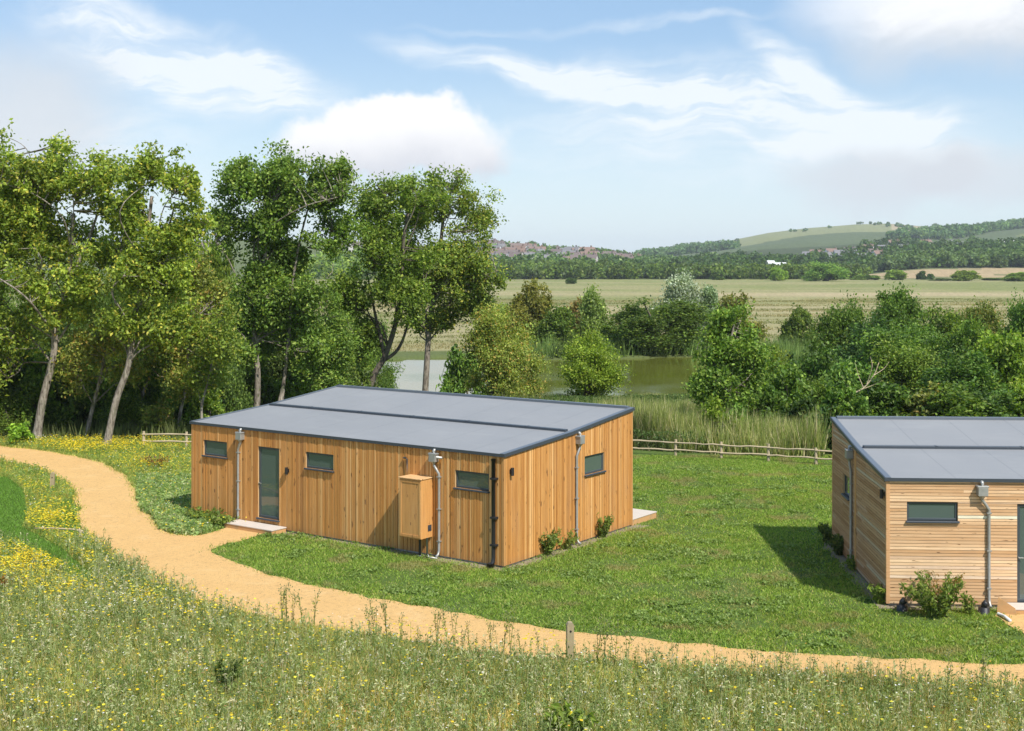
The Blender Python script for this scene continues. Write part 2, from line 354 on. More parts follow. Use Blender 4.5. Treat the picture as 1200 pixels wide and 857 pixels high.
def fpath(g, b):
    geo = g.n('ShaderNodeNewGeometry').outputs['Position']
    n1 = g.noise(geo, .9, 5, .6); n2 = g.noise(geo, 38, 4, .75); n3 = g.noise(geo, 7, 5, .7); n4 = g.noise(g.vmap(geo, loc=(5, 1, 2)), 21, 2, .5)
    c = g.mix(n1, (.58, .355, .14), (.70, .45, .19))
    c = g.mix(g.m('MULTIPLY', g.ramp(n2, .4, .75), .4), c, (.30, .18, .08))
    c = g.mix(g.m('MULTIPLY', g.ramp(n3, .50, .72), .6), c, (.34, .22, .10))
    c = g.mix(g.ramp(n4, .66, .74), c, (.20, .14, .07))
    n6 = g.noise(geo, 2.6, 6, .7, .6); c = g.mix(g.m('MULTIPLY', g.ramp(n6, .56, .72), .30), c, (.36, .235, .115)); n9 = g.noise(g.vmap(geo, loc=(9, 3, 1)), 1.4, 6, .65); c = g.mix(g.m('MULTIPLY', g.ramp(n9, .52, .70), .35), c, (.68, .48, .25))
    g.put(b.inputs['Base Color'], c); b.inputs['Roughness'].default_value = .95; b.inputs['Specular IOR Level'].default_value = .1
    bp = g.n('ShaderNodeBump'); bp.inputs['Strength'].default_value = .9; bp.inputs['Distance'].default_value = .02
    g.put(bp.inputs['Height'], g.m('ADD', n2, n3)); g.put(b.inputs['Normal'], bp.outputs[0])
M_sand = pmat('sand_path', fpath)
flat('path', poly, .012, M_sand)
path_poly = poly
p2 = np.array([P(a, b)[:2] for a, b in [(1166, 723), (1182, 719), (1300, 719), (1320, 800), (1230, 786), (1212, 762), (1198, 742), (1180, 731)]])
p2 = jit(catmull(np.vstack([p2, p2[:1]]), 8), .25)[:-1]
flat('path', p2, .016, M_sand)

# ------------------------------------------------------------------ materials for the lodges
def fclad(vertical):
    def f(g, b):
        tc = g.n('ShaderNodeTexCoord').outputs['Object']; c = obj_attr(g)
        s = (22, 22, .9) if vertical else (.9, .9, 26)
        n_ = g.noise(g.vmap(tc, s), 1.6, 6, .65, .3); kn = g.noise(g.vmap(tc, (9, 9, 3) if vertical else (3, 3, 16)), 1.3, 2, .5)
        c = g.mix(g.m('MULTIPLY', g.ramp(n_, .38, .68), .38), c, g.mix(1.0, c, (.5, .36, .24), 'MULTIPLY'))
        c = g.mix(g.m('MULTIPLY', g.ramp(kn, .66, .72), .8), c, (.15, .065, .022))
        sp = g.n('ShaderNodeSeparateXYZ'); g.put(sp.inputs[0], tc); big = g.noise(g.vmap(tc, (1.2, 1.2, .35)), 1.5, 5, .6)
        c = g.mix(g.m('MULTIPLY', g.ramp(big, .45, .72), .22), c, g.mix(.6, c, (.36, .27, .19)))
        splash = g.ramp(g.m('ADD', sp.outputs[2], g.m('MULTIPLY', n_, .35)), .48, .10); c = g.mix(g.m('MULTIPLY', splash, .38), c, (.17, .115, .07))
        g.put(b.inputs['Base Color'], c); b.inputs['Roughness'].default_value = .62; b.inputs['Specular IOR Level'].default_value = .3
        bp = g.n('ShaderNodeBump'); bp.inputs['Strength'].default_value = .35; bp.inputs['Distance'].default_value = .006
        g.put(bp.inputs['Height'], n_); g.put(b.inputs['Normal'], bp.outputs[0])
    return f
M_cladv = pmat('vertical_larch_boards', fclad(True)); M_cladh = pmat('horizontal_larch_boards', fclad(False))
def froof(g, b):
    tc = g.n('ShaderNodeTexCoord').outputs['Object']
    n1 = g.noise(tc, .55, 5, .6); n2 = g.noise(g.vmap(tc, (1, 6, 1)), 1.2, 4); n3 = g.noise(tc, 90, 2)
    c = g.mix(n1, (.215, .217, .222), (.26, .262, .266)); c = g.mix(g.m('MULTIPLY', g.ramp(n2, .5, .7), .25), c, (.27, .275, .28))
    sp = g.n('ShaderNodeSeparateXYZ'); g.put(sp.inputs[0], tc)
    lap = g.m('ABSOLUTE', g.m('SUBTRACT', g.m('FRACT', g.m('DIVIDE', sp.outputs[0], 1.53)), .5))
    c = g.mix(g.m('MULTIPLY', g.ramp(lap, .485, .495), .3), c, (.10, .11, .12))
    n7 = g.noise(g.vmap(tc, (.5, 1.4, 1), loc=(4, 2, 0)), 1.1, 6, .7); c = g.mix(g.m('MULTIPLY', g.ramp(n7, .56, .62), .18), c, (.30, .30, .295)); n8 = g.noise(tc, 6, 4, .7); c = g.mix(g.m('MULTIPLY', g.ramp(n8, .62, .72), .35), c, (.13, .135, .13))
    g.put(b.inputs['Base Color'], c); g.put(b.inputs['Roughness'], g.m('ADD', .5, g.m('MULTIPLY', n1, .25)))
    bp = g.n('ShaderNodeBump'); bp.inputs['Strength'].default_value = .2; bp.inputs['Distance'].default_value = .01
    g.put(bp.inputs['Height'], g.m('ADD', n3, g.m('MULTIPLY', n1, 3))); g.put(b.inputs['Normal'], bp.outputs[0])
M_roof = pmat('grey_roof_membrane', froof)
M_trim = plain('anthracite_trim', (.055, .066, .08), .42, .2); M_edge = plain('grey_metal_edging', (.16, .18, .205), .4, .4)
M_frame = plain('dark_window_frame', (.05, .064, .074), .35); M_galv = plain('galvanised_steel', (.36, .36, .34), .42, .45, .2, 9)
M_black = plain('black_plastic', (.018, .018, .02), .4); M_white = plain('pale_plastic', (.6, .6, .57), .5)
M_dark = plain('dark_void', (.02, .017, .014), .9); M_conc = plain('concrete', (.42, .40, .36), .9, 0, .2, 20)
def fglass(g, b):
    b.inputs['Base Color'].default_value = (.075, .105, .097, 1); b.inputs['Roughness'].default_value = .03; b.inputs['Specular IOR Level'].default_value = .9
    b.inputs['Coat Weight'].default_value = .6; b.inputs['Coat Roughness'].default_value = .02
M_glass = pmat('window_glass', fglass)
def fdeck(g, b):
    tc = g.n('ShaderNodeTexCoord').outputs['Object']; n_ = g.noise(g.vmap(tc, (1.5, 18, 18)), 2, 6, .65)
    g.put(b.inputs['Base Color'], g.mix(n_, (.40, .34, .28), (.66, .59, .52))); b.inputs['Roughness'].default_value = .8
M_deck = pmat('weathered_deck_boards', fdeck)
def wood(name, a, c, sc3):
    def f(g, b):
        tc = g.n('ShaderNodeTexCoord').outputs['Object']; n_ = g.noise(g.vmap(tc, sc3), 2, 6, .65); n2 = g.noise(tc, 3, 3)
        k = g.mix(n_, a, c); k = g.mix(g.m('MULTIPLY', g.ramp(n2, .5, .7), .4), k, (.20, .19, .12))
        g.put(b.inputs['Base Color'], k); b.inputs['Roughness'].default_value = .85
        bp = g.n('ShaderNodeBump'); bp.inputs['Strength'].default_value = .5; bp.inputs['Distance'].default_value = .01
        g.put(bp.inputs['Height'], n_); g.put(b.inputs['Normal'], bp.outputs[0])
    return pmat(name, f)
M_post = wood('weathered_post_wood', (.22, .17, .09), (.42, .34, .20), (14, 14, 2)); M_rail = wood('cleft_rail_wood', (.34, .265, .16), (.54, .44, .29), (2, 14, 14))
M_larch = wood('larch_carcass', (.42, .22, .085), (.60, .35, .15), (2, 14, 14))

LB, DB = 11.8, 6.46                                # lodge length along its front, depth
ZB, ZS, ZK, YS = 2.88, 3.08, 3.44, 3.12            # wall top at the front, at the seam and at the back; seam distance
def roof_z(y): return np.interp(y, [0, YS, DB], [ZB, ZS, ZK])
def board_col(vert, shift=0):
    t = random.random()
    if vert: a, b = np.array([.53, .24, .060]), np.array([.66, .335, .105])
    else: a, b = np.array([.56, .33, .16]), np.array([.82, .58, .35])
    c = a*(1-t)+b*t
    if random.random() < .10: c = c*np.array([.8, .75, .7])
    if random.random() < .14: c = np.minimum(c*np.array([1.2, 1.4, 1.8]), .8)
    return tuple(c)
def clad_wall(mb, axis, at_, sgn, length, top, openings, vert, z0=.06, skirt=False):
    """axis 'x': wall runs along local x at y=at_; axis 'y': runs along local y at x=at_. sgn = outward direction"""
    def put(u0, u1, z0_, z1_, z1b, off, c):
        t0, t1 = at_+sgn*.0, at_+sgn*(.022+off)
        q = [(u0, z0_), (u1, z0_), (u1, z1b), (u0, z1_)]
        v = []
        for t in (t0, t1):
            for u, z in q: v.append((u, t, z) if axis == 'x' else (t, u, z))
        mb.add(v, [(4, 5, 6, 7), (0, 4, 7, 3), (1, 2, 6, 5), (3, 7, 6, 2), (0, 1, 5, 4)], c)
    if vert:
        edges = [0.0]
        while edges[-1] < length-.05:
            edges.append(edges[-1]+random.choice((.05, .06, .075, .09)))
        edges[-1] = length
        for o in openings: edges = [e for e in edges if abs(e-o[0]) > .03 and abs(e-o[1]) > .03]+[o[0], o[1]]
        edges = sorted(edges); gap = .012
        for a, b in zip(edges[:-1], edges[1:]):
            if b-a < .012: continue
            mid = (a+b)/2; spans = [(z0, None)]
            for o in openings:
                if o[0]-1e-4 < mid < o[1]+1e-4:
                    z_a = spans[-1][0]; spans[-1] = (z_a, o[2]); spans.append((o[3], None))
            c = board_col(True); off = random.uniform(0, .012)
            for za, zb in spans:
                if zb is None: put(a+gap/2, b-gap/2, za, top(a), top(b), off, c)
                elif zb-za > .01: put(a+gap/2, b-gap/2, za, zb, zb, off, c)
    else:
        z = z0; ztop_max = max(top(0), top(length)); gap = .010
        rows = [z0]
        while rows[-1] < ztop_max: rows.append(rows[-1]+.072)
        for o in openings: rows = [e for e in rows if abs(e-o[2]) > .02 and abs(e-o[3]) > .02]+[o[2], o[3]]
        rows = sorted(rows)
        for a, b in zip(rows[:-1], rows[1:]):
            if b-a < .01: continue
            mid = (a+b)/2; segs = [[0, length]]
            for o in openings:
                if o[2]-1e-4 < mid < o[3]+1e-4:
                    ns = []
                    for s0, s1 in segs:
                        if o[0] > s0 and o[1] < s1: ns += [[s0, o[0]], [o[1], s1]]
                        elif o[1] >= s1 and o[0] > s0: ns.append([s0, min(s1, o[0])])
                        else: ns.append([s0, s1])
                    segs = ns
            off = random.uniform(0, .008)
            for s0, s1 in segs:
                cuts = [s0]
                while cuts[-1] < s1-3.2: cuts.append(cuts[-1]+random.uniform(1.6, 3.6))
                cuts.append(s1)
                for u0, u1 in zip(cuts[:-1], cuts[1:]):
                    c = board_col(False)
                    n_ = max(1, int((u1-u0)/.5)) if top(u0) != top(u1) else 1
                    us = np.linspace(u0, u1, n_+1)
                    for ua, ub in zip(us[:-1], us[1:]):
                        ta, tb = top(ua)-.02, top(ub)-.02
                        if min(ta, tb) <= a+.004: continue
                        put(ua, ub, a+gap/2, min(b-gap/2, ta), min(b-gap/2, tb), off, c)
def window(par, name, axis, at_, sgn, u0, u1, z0, z1, sill=True, bars=0, door=False):
    """a window or door set back in the wall: frame, glass, sill, reveal"""
    def bx(mb, a, b, t0, t1, c, d, col=(1, 1, 1), bev=0):
        t0, t1 = sorted((at_+sgn*t0, at_+sgn*t1))
        if axis == 'x': mb.box(a, b, t0, t1, c, d, col, bev)
        else: mb.box(t0, t1, a, b, c, d, col, bev)
    fr = MB(); w_ = .055 if not door else .075
    bx(fr, u0+.003, u1-.003, -.05, -.012, z1-w_, z1-.003, bev=.006); bx(fr, u0+.003, u1-.003, -.05, -.012, z0+.003, z0+w_, bev=.006)
    bx(fr, u0+.003, u0+w_, -.05, -.014, z0+w_, z1-w_, bev=.006); bx(fr, u1-w_, u1-.003, -.05, -.014, z0+w_, z1-w_, bev=.006)
    wroot = fr.build(name, M_frame, par)
    gl = MB(); bx(gl, u0+w_, u1-w_, -.042, -.034, z0+w_, z1-w_); gl.build('glass', M_glass, wroot)
    rv = MB(); e = .002
    bx(rv, u0-.0, u0+e, -.05, .022, z0, z1, (.6, .4, .2)); bx(rv, u1-e, u1, -.05, .022, z0, z1, (.6, .4, .2)); bx(rv, u0, u1, -.05, .022, z1-e, z1, (.5, .3, .15))
    rv.build('reveal', M_cladv, wroot)
    bk = MB(); bx(bk, u0, u1, -.09, -.06, z0, z1); bk.build('backing', M_dark, wroot)
    if sill:
        s_ = MB(); bx(s_, u0-.03, u1+.03, -.05, .085, z0-.045, z0-.002, bev=.008); s_.build('sill', M_trim, wroot)
    if door:
        hd = MB(); bx(hd, u0+.03, u0+.05, -.012, .03, z0+1.0, z0+1.03); bx(hd, u0+.03, u0+.15, .022, .036, z0+1.0, z0+1.02, bev=.004); hd.build('handle', M_galv, wroot)
    return wroot
def downpipe(par, axis, at_, sgn, u, u_pipe, ztop, zbot=.08, arm=0, mat=None):
    mat = mat or M_galv; loc = lambda u_, t, z: (u_, at_+sgn*t, z) if axis == 'x' else (at_+sgn*t, u_, z)
    mb = MB(); d = .10
    mb.tube([loc(u, d, ztop-.38), loc(u, d, ztop-.44), loc((u*.6+u_pipe*.4), d*.95, ztop-.52), loc(u_pipe, .075, ztop-.66), loc(u_pipe, .07, ztop-.75), loc(u_pipe, .07, zbot+.12), loc(u_pipe, .11, zbot+.02), loc(u_pipe, .20, zbot-.03)], .036, 10)
    dp = mb.build('downpipe', mat, par, True)
    hp = MB(); t0, t1 = sorted((at_+sgn*.024, at_+sgn*.20)); 
    def bx(u0, u1, z0, z1, e=0.0, mb_=hp):
        a, b = (t0, t1+e*0)
        if axis == 'x': mb_.box(u0, u1, a, b, z0, z1, (1, 1, 1), .008)
        else: mb_.box(a, b, u0, u1, z0, z1, (1, 1, 1), .008)
    bx(u-.11, u+.11, ztop-.34, ztop-.14); bx(u-.13, u+.13, ztop-.15, ztop-.11)
    hp.tube([loc(u, d, ztop-.40), loc(u, d, ztop-.33)], [.045, .09], 10)
    hp.build('hopper', mat, dp)
    sp = MB(); sp.tube([loc(u, -.02, ztop-.035), loc(u, .09, ztop-.04), loc(u, .11, ztop-.07), loc(u, .11, ztop-.15)], .042, 10); sp.build('outlet', mat, dp, True)
    for z in np.arange(zbot+.35, ztop-.7, .85):
        br = MB()
        if axis == 'x': br.box(u_pipe-.05, u_pipe+.05, *sorted((at_+sgn*.022, at_+sgn*.115)), z, z+.03)
        else: br.box(*sorted((at_+sgn*.022, at_+sgn*.115)), u_pipe-.05, u_pipe+.05, z, z+.03)
        br.build('bracket', mat, dp)
    if arm:
        ar = MB(); ar.tube([loc(u+.11, .11, ztop-.22), loc(u+.11+arm, .11, ztop-.22)], .035, 8); ar.build('overflow_spout', mat, dp, True)
    return dp
def lamp(par, axis, at_, sgn, u, z):
    t = sorted((at_+sgn*.022, at_+sgn*.05)); mb = MB(); loc = lambda u_, t_, z_: (u_, at_+sgn*t_, z_) if axis == 'x' else (at_+sgn*t_, u_, z_)
    (mb.box(u-.035, u+.035, *t, z-.05, z+.05) if axis == 'x' else mb.box(*t, u-.035, u+.035, z-.05, z+.05))
    mb.tube([loc(u, .04, z), loc(u, .10, z)], .012, 8); mb.tube([loc(u, .10, z-.10), loc(u, .10, z+.10)], .045, 12)
    mb.build('wall_lamp', M_black, par, False)
def lodge(label, A, rot, vert, fronts, sides, side_is_right):
    root = empty('timber_lodge', (A[0], A[1], 0), rot); tag(root, label, 'lodge', 'flat roofed timber lodges')
    cm = M_cladv if vert else M_cladh
    mb = MB()
    sx_, ss = (LB, 1) if side_is_right else (0.0, -1)
    flat_top = lambda u: ZB-.01; slope = lambda u: float(roof_z(u))-.01; back = lambda u: ZK-.01
    clad_wall(mb, 'x', 0.0, -1, LB, flat_top, fronts, vert)
    mb.build('front_wall', cm, root)
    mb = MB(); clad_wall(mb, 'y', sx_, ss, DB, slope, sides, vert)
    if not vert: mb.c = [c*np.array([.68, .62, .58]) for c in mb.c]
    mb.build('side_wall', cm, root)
    mb = MB(); clad_wall(mb, 'y', LB-sx_, -ss, DB, slope, [], vert); mb.build('side_wall', cm, root)
    mb = MB(); clad_wall(mb, 'x', DB, 1, LB, back, [], vert); mb.build('back_wall', cm, root)
    co = MB()                                       # inner carcass behind the boards, open at the windows by being set back
    co.box(.1, LB-.1, .1, DB-.1, .0, ZB-.05)
    # thin sheathing pieces round the openings keep gaps between boards dark
    def sheath(axis, at_, sgn, L_, ops, tp):
        us = sorted({0.004, L_-.004, *[o[0] for o in ops], *[o[1] for o in ops]})
        for a, b in zip(us[:-1], us[1:]):
            m_ = (a+b)/2; sp = [(0.09, tp)]
            for o in ops:
                if o[0] < m_ < o[1]: sp = [(.09, o[2]), (o[3], tp)]
            for c, d in sp:
                t = sorted((at_-sgn*.002, at_-sgn*.03))
                (co.box(a, b, *t, c, d) if axis == 'x' else co.box(*t, a, b, c, d))
    sheath('x', 0, -1, LB, fronts, ZB-.03); sheath('y', sx_, ss, DB, sides, ZB-.03); sheath('y', LB-sx_, -ss, DB, [], ZB-.03); sheath('x', DB, 1, LB, [], ZB-.03)
    co.build('carcass', M_dark, root)
    pl = MB(); pl.box(.03, LB-.03, .03, DB-.03, -.15, .065); pl.build('plinth', M_conc, root)
    o = .034
    tc_ = (.52, .27, .09) if vert else (.60, .35, .17)
    for (x, y) in ((0, 0), (LB, 0), (0, DB), (LB, DB)):
        zt = float(roof_z(y))-.01; x0 = x-o if x == 0 else x-.05; y0 = y-o if y == 0 else y-.05
        x1 = x+.05 if x == 0 else x+o; y1 = y+.05 if y == 0 else y+o
        tr = MB(); tr.box(x0, x1, y0, y1, .055, zt, tc_, .004); tr.build('corner_trim', cm, root)
    # roof: two sheets with an upstand seam, grey edge flashing all round
    e = .055; rf = MB()
    def sheet(y0, y1, z0, z1, x0=-e, x1=LB+e, th=.045):
        v = [(x0, y0, z0), (x1, y0, z0), (x1, y1, z1), (x0, y1, z1)]; v += [(a, b, c-th) for a, b, c in v]
        rf.add(v, [(0, 1, 2, 3), (7, 6, 5, 4), (0, 4, 5, 1), (1, 5, 6, 2), (2, 6, 7, 3), (3, 7, 4, 0)])
    sheet(-e, YS, ZB+.03, ZS+.06); sheet(YS, DB+e, ZS+.06, ZK+.06)
    rfo = rf.build('roof', M_roof, root)
    ed = MB(); rz = lambda y: float(np.interp(y, [-e, YS, DB+e], [ZB+.03, ZS+.06, ZK+.06]))
    def edge(p, q, dx, dy, h=.035, w2=.07):         # a strip along the roof rim, standing a little above it
        (x0, y0), (x1, y1) = p, q; v = []
        for (x, y) in (p, q):
            for a in (0, 1):
                for z in (-.07, h*.45): v.append((x+dx*a, y+dy*a, rz(min(max(y, -e), DB+e))+z))
        ed.add(v, [(0, 1, 5, 4), (2, 6, 7, 3), (1, 3, 7, 5), (0, 4, 6, 2), (0, 2, 3, 1), (4, 5, 7, 6)])
    k = e+.022
    edge((-k, -k), (LB+k, -k), 0, .022, .02); edge((-k, DB+e), (LB+k, DB+e), 0, .022, .05)
    for xx in (-k, LB+e): edge((xx, -e), (xx, YS), .022, 0, .025); edge((xx, YS), (xx, DB+e), .022, 0, .025)
    ed.build('edge_flashing', M_trim, rfo)
    cp = MB()                                       # inner kerb seen as a paler band inside the rim
    for xx in (-e+.001, LB+e-.13):
        for ya, yb in ((-e, YS), (YS, DB+e)):
            za, zb_ = rz(ya), rz(yb); v = [(xx, ya, za+.002), (xx+.129, ya, za+.002), (xx+.129, yb, zb_+.002), (xx, yb, zb_+.002)]
            v = [(a, b, c+.018) for a, b, c in v]+[(a, b, c) for a, b, c in v]
            cp.add(v, [(0, 1, 2, 3), (0, 4, 5, 1), (1, 5, 6, 2), (2, 6, 7, 3), (3, 7, 4, 0)])
    cp.box(.08, LB-.08, DB-.12, DB+.04, rz(DB)-.02, rz(DB)+.06); cp.build('rim_kerb', M_edge, rfo)
    se = MB(); se.box(.12, LB-.14, YS-.03, YS+.12, ZS+.0, ZS+.125, (1, 1, 1), .01)
    for xx in np.arange(1.9, LB-.6, 2.1): se.box(xx, xx+.05, YS-.036, YS+.126, ZS+.0, ZS+.131)
    se.build('seam_upstand', M_trim, rfo)
    return root
# --- lodge one: vertical boards, front-right corner nearest
pA, pB = P(226, 605)[:2], P(590.3, 666)[:2]; uA = (pB-pA)/np.linalg.norm(pB-pA); LB = float(np.linalg.norm(pB-pA)); rotA = math.atan2(uA[1], uA[0]); nA = np.array([-uA[1], uA[0]])
def hit(orig, u, n, px, py, off=0.0):               # pixel column/row -> (distance along the wall, height) on the wall plane pushed out by off
    o = orig-n*off; d = np.array([(px-CX)/F, 1.0])
    t = (o@n)/(d@n); p = d*t; return float((p-orig)@u), Z_at(py, t)
fA = lambda px, py, off=0: hit(pA, uA, nA, px, py, off)
sA = lambda px, py, off=0: hit(pB, nA, -uA, px, py, off)      # right wall: runs along nA from the near corner
def rect(fn, x0, x1, y0, y1, zs=None):
    a = fn(x0, y0); b = fn(x0, y1); c = fn(x1, y0); return (a[0], c[0], b[1], a[1])
w1 = rect(fA, 239.2, 266.6, 515.2, 533.0); dr = rect(fA, 303.0, 327.9, 522.8, 606); w2 = rect(fA, 359, 391.4, 529.3, 548); w3 = rect(fA, 534, 573.6, 550.6, 571)
w4 = rect(sA, 684.3, 707.4, 535.0, 557)
wz0, wz1 = 1.72, 2.20
print('windows', w1, dr, w2, w3, w4, LB)
lod1 = lodge('timber lodge clad in vertical orange boards with a grey roof, beside the path bend', pA, rotA, True, [w1, dr, w2, w3], [w4], True)
for w_ in (w1, w2, w3): window(lod1, 'window', 'x', 0, -1, *w_)
window(lod1, 'door', 'x', 0, -1, *dr, sill=True, door=True)
window(lod1, 'window', 'y', LB, 1, *w4)
u, _ = fA(281.5, 508, .1); up, _ = fA(279, 560, .07); downpipe(lod1, 'x', 0, -1, u, up, ZB)
u, _ = fA(508.5, 535, .1); up, _ = fA(514.5, 600, .07); downpipe(lod1, 'x', 0, -1, u, up, ZB, arm=.17)
u, _ = sA(679.5, 512, .1); up, _ = sA(675.8, 570, .07); downpipe(lod1, 'y', LB, 1, u, up, ZS+.05)
u, z = fA(335.6, 552, .1); lamp(lod1, 'x', 0, -1, u, z)
u, z = sA(600.5, 553, .1); lamp(lod1, 'y', LB, 1, u, z)
# service cupboard hung on the front, its pipes, the black stack
u0, zt = fA(468, 560, .5); u1, zb = fA(493.5, 633, .5)
bxm = MB(); bxm.box(u0+.0, u1, -.50, -.024, zb, zt, (.60, .31, .10), .012)
for zz in (zb+.03, zt-.10): bxm.box(u0+.01, u1-.01, -.512, -.499, zz, zz+.07, (.56, .28, .09), .004)
for uu in (u0+.01, u1-.08): bxm.box(uu, uu+.07, -.511, -.4985, zb+.1, zt-.1, (.63, .34, .115), .004)
cup = bxm.build('service_cupboard', M_cladv, lod1)
tp = MB(); tp.box(u0-.02, u1+.02, -.53, -.024, zt+.001, zt+.03, (.68, .42, .2), .006); tp.build('cupboard_lid', M_cladv, cup)
vt = MB(); vt.box(u1, u1+.012, -.22, -.08, zb+.18, zb+.34, (1, 1, 1)); vt.box(u1+.008, u1+.02, -.2, -.1, zb+.22, zb+.30); vt.build('vent', M_trim, cup)
for uu, m_ in ((u0+.50, M_trim), (u1-.0, M_galv)):
    pp = MB(); pp.tube([(uu, -.25, zb+.02), (uu, -.25, .0)], .03, 8); pp.tube([(uu, -.25, .12), (uu+.06, -.25, .03), (uu+.3, -.2, .02)], .022, 8) if m_ is M_galv else pp.box(uu-.06, uu+.06, -.31, -.19, .0, .05)
    pp.build('service_pipe', m_, cup, True)
ua, za = fA(477, 537, .07); ub, zb2 = fA(477, 556, .07)
vp = MB(); vp.tube([(ua-.13, -.07, za), (ua-.04, -.07, za), (ua, -.07, za-.04), (ua, -.07, zb2-.05)], .022, 8); vp.build('vent_pipe', M_black, lod1, True)
us, zs = fA(578.2, 538, .1); bs = MB(); bs.tube([(us, -.10, zs), (us, -.10, .25), (us, -.12, .14), (us-.02, -.20, .05), (us-.02, -.22, -.02)], .052, 12)
bs.tube([(us, -.10, zs), (us, -.10, zs-.06)], .062, 12); bs.tube([(us-.02, -.2, .12), (us-.02, -.2, -.02)], .10, 12)
stack = bs.build('soil_stack', M_black, lod1, True)
for z in (.55, 1.25, 2.25):
    b_ = MB(); b_.box(us-.075, us+.11, -.165, -.022, z, z+.05, (1, 1, 1), .005); b_.build('bracket', M_black, stack)
def loc1(u, v): p = pA+uA*u+nA*v; return p
# --- lodge two: horizontal boards, front-left corner nearest
pE = P(1039.8, 710)[:2]; rotE = math.atan2(-.057, .998); uE = np.array([cos(rotE), sin(rotE)]); nE = np.array([-uE[1], uE[0]])
LB1 = LB
fE = lambda px, py, off=0: hit(pE, uE, nE, px, py, off)
sE = lambda px, py, off=0: hit(pE, nE, uE, px, py, off)
v1 = rect(fE, 1062.4, 1122.2, 587.8, 610); d2 = rect(fE, 1191.5, 1240, 590.6, 698); v2 = rect(sE, 1000, 989.4, 555, 569)
a = sE(997, 560); b = sE(989.2, 560); v2 = (a[0], b[0], 1.68, 2.22)
d2 = (d2[0], d2[0]+1.75, .12, d2[3])
print('lodge2', v1, d2, v2)
lod2 = lodge('timber lodge clad in pale horizontal boards, cut off by the right edge', pE, rotE, False, [v1, d2], [v2], False)
window(lod2, 'window', 'x', 0, -1, *v1); window(lod2, 'door', 'x', 0, -1, *d2, door=True)
window(lod2, 'window', 'y', 0, -1, *v2)
u, _ = fE(1151, 570, .1); up, _ = fE(1159, 640, .07); downpipe(lod2, 'x', 0, -1, u, up, ZB)
u, _ = sE(995.5, 530, .1); up, _ = sE(996.5, 600, .07); downpipe(lod2, 'y', 0, -1, u, u-.02, ZS+.05)
u, z = sE(1033, 579, .1); lamp(lod2, 'y', 0, -1, u, z)
vb = MB(); u, _ = sE(1004, 560); vb.box(-.045, -.022, u-.06, u+.06, .06, ZS-.02, (.66, .38, .15)); vb.build('cover_board', M_cladv, lod2)

# steps and deck
def deck(name, label, cat, base, rot, L_, D_, h_, n_):
    r_ = empty(name, (base[0], base[1], 0), rot); tag(r_, label, cat)
    for k in range(n_):
        pass
    t = MB(); wd = D_/n_
    for k in range(n_): t.box(0, L_, k*wd+.003, (k+1)*wd-.003, h_-.03, h_, (1, 1, 1), .004)
    t.build('deck_boards', M_deck, r_)
    f = MB(); f.box(.015, L_-.015, .015, .045, 0, h_-.031); f.box(.015, L_-.015, D_-.045, D_-.015, 0, h_-.031); f.box(.015, .045, .046, D_-.046, 0, h_-.031); f.box(L_-.045, L_-.015, .046, D_-.046, 0, h_-.031)
    f.build('riser', M_larch, r_); return r_
deck('wooden_step', 'low wooden step with pale weathered top below the glass door of the vertical board lodge', 'step', loc1(2.08, -.64), rotA, 2.0, .6, .15, 5)
deck('wooden_deck', 'low wooden deck jutting out behind the far corner of the vertical board lodge', 'deck', loc1(LB1-4.0, DB+.06), rotA, 4.0, 1.5, .2, 11)
q_ = pE+uE*(d2[0]-.25)-nE*.62
deck('wooden_step', 'low pale wooden step below the door of the horizontal board lodge', 'step', q_, rotE, 2.4, .56, .13, 4)
# board leaning by the downpipe of lodge two, gully pots
bd = MB(); bd.add([(0, 0, 0), (.42, 0, .02), (.38, 0, .16), (.02, 0, .36), (0, .03, 0), (.42, .03, .02), (.38, .03, .16), (.02, .03, .36)], [(0, 1, 2, 3), (7, 6, 5, 4), (0, 4, 5, 1), (1, 5, 6, 2), (2, 6, 7, 3), (3, 7, 4, 0)])
q_ = P(1168, 719); o = bd.build('board_offcut', M_larch); o.location = (q_[0], q_[1], 0); o.rotation_euler = (R(-14), 0, R(-30)); tag(o, 'brown offcut board leaning beside the step under the downpipe', 'board')
def gully(px, py, label):
    q = P(px, py); m_ = MB(); m_.tube([(0, 0, -.02), (0, 0, .14)], [.13, .12], 14); m_.tube([(0, 0, .14), (.0, -.02, .2), (.05, -.06, .26)], [.07, .07, .08], 10)
    o = m_.build('drain_gully', M_black, None, True); o.location = (q[0], q[1], 0); return tag(o, label, 'drain gully')
gully(1057, 716, 'black plastic drain gully at the near corner of the horizontal board lodge')
gully(1153, 719, 'black drain gully at the foot of the front downpipe, near the offcut board')
lp = MB(); a = P(1170, 722); b = P(1184, 730); lp.tube([(*a[:2], .05), (*((a+b)/2)[:2], .07), (*b[:2], .04)], .035, 8); tag(lp.build('drain_pipe', M_white, None, True), 'short white drain pipe end lying on soil beside the offcut board', 'pipe')

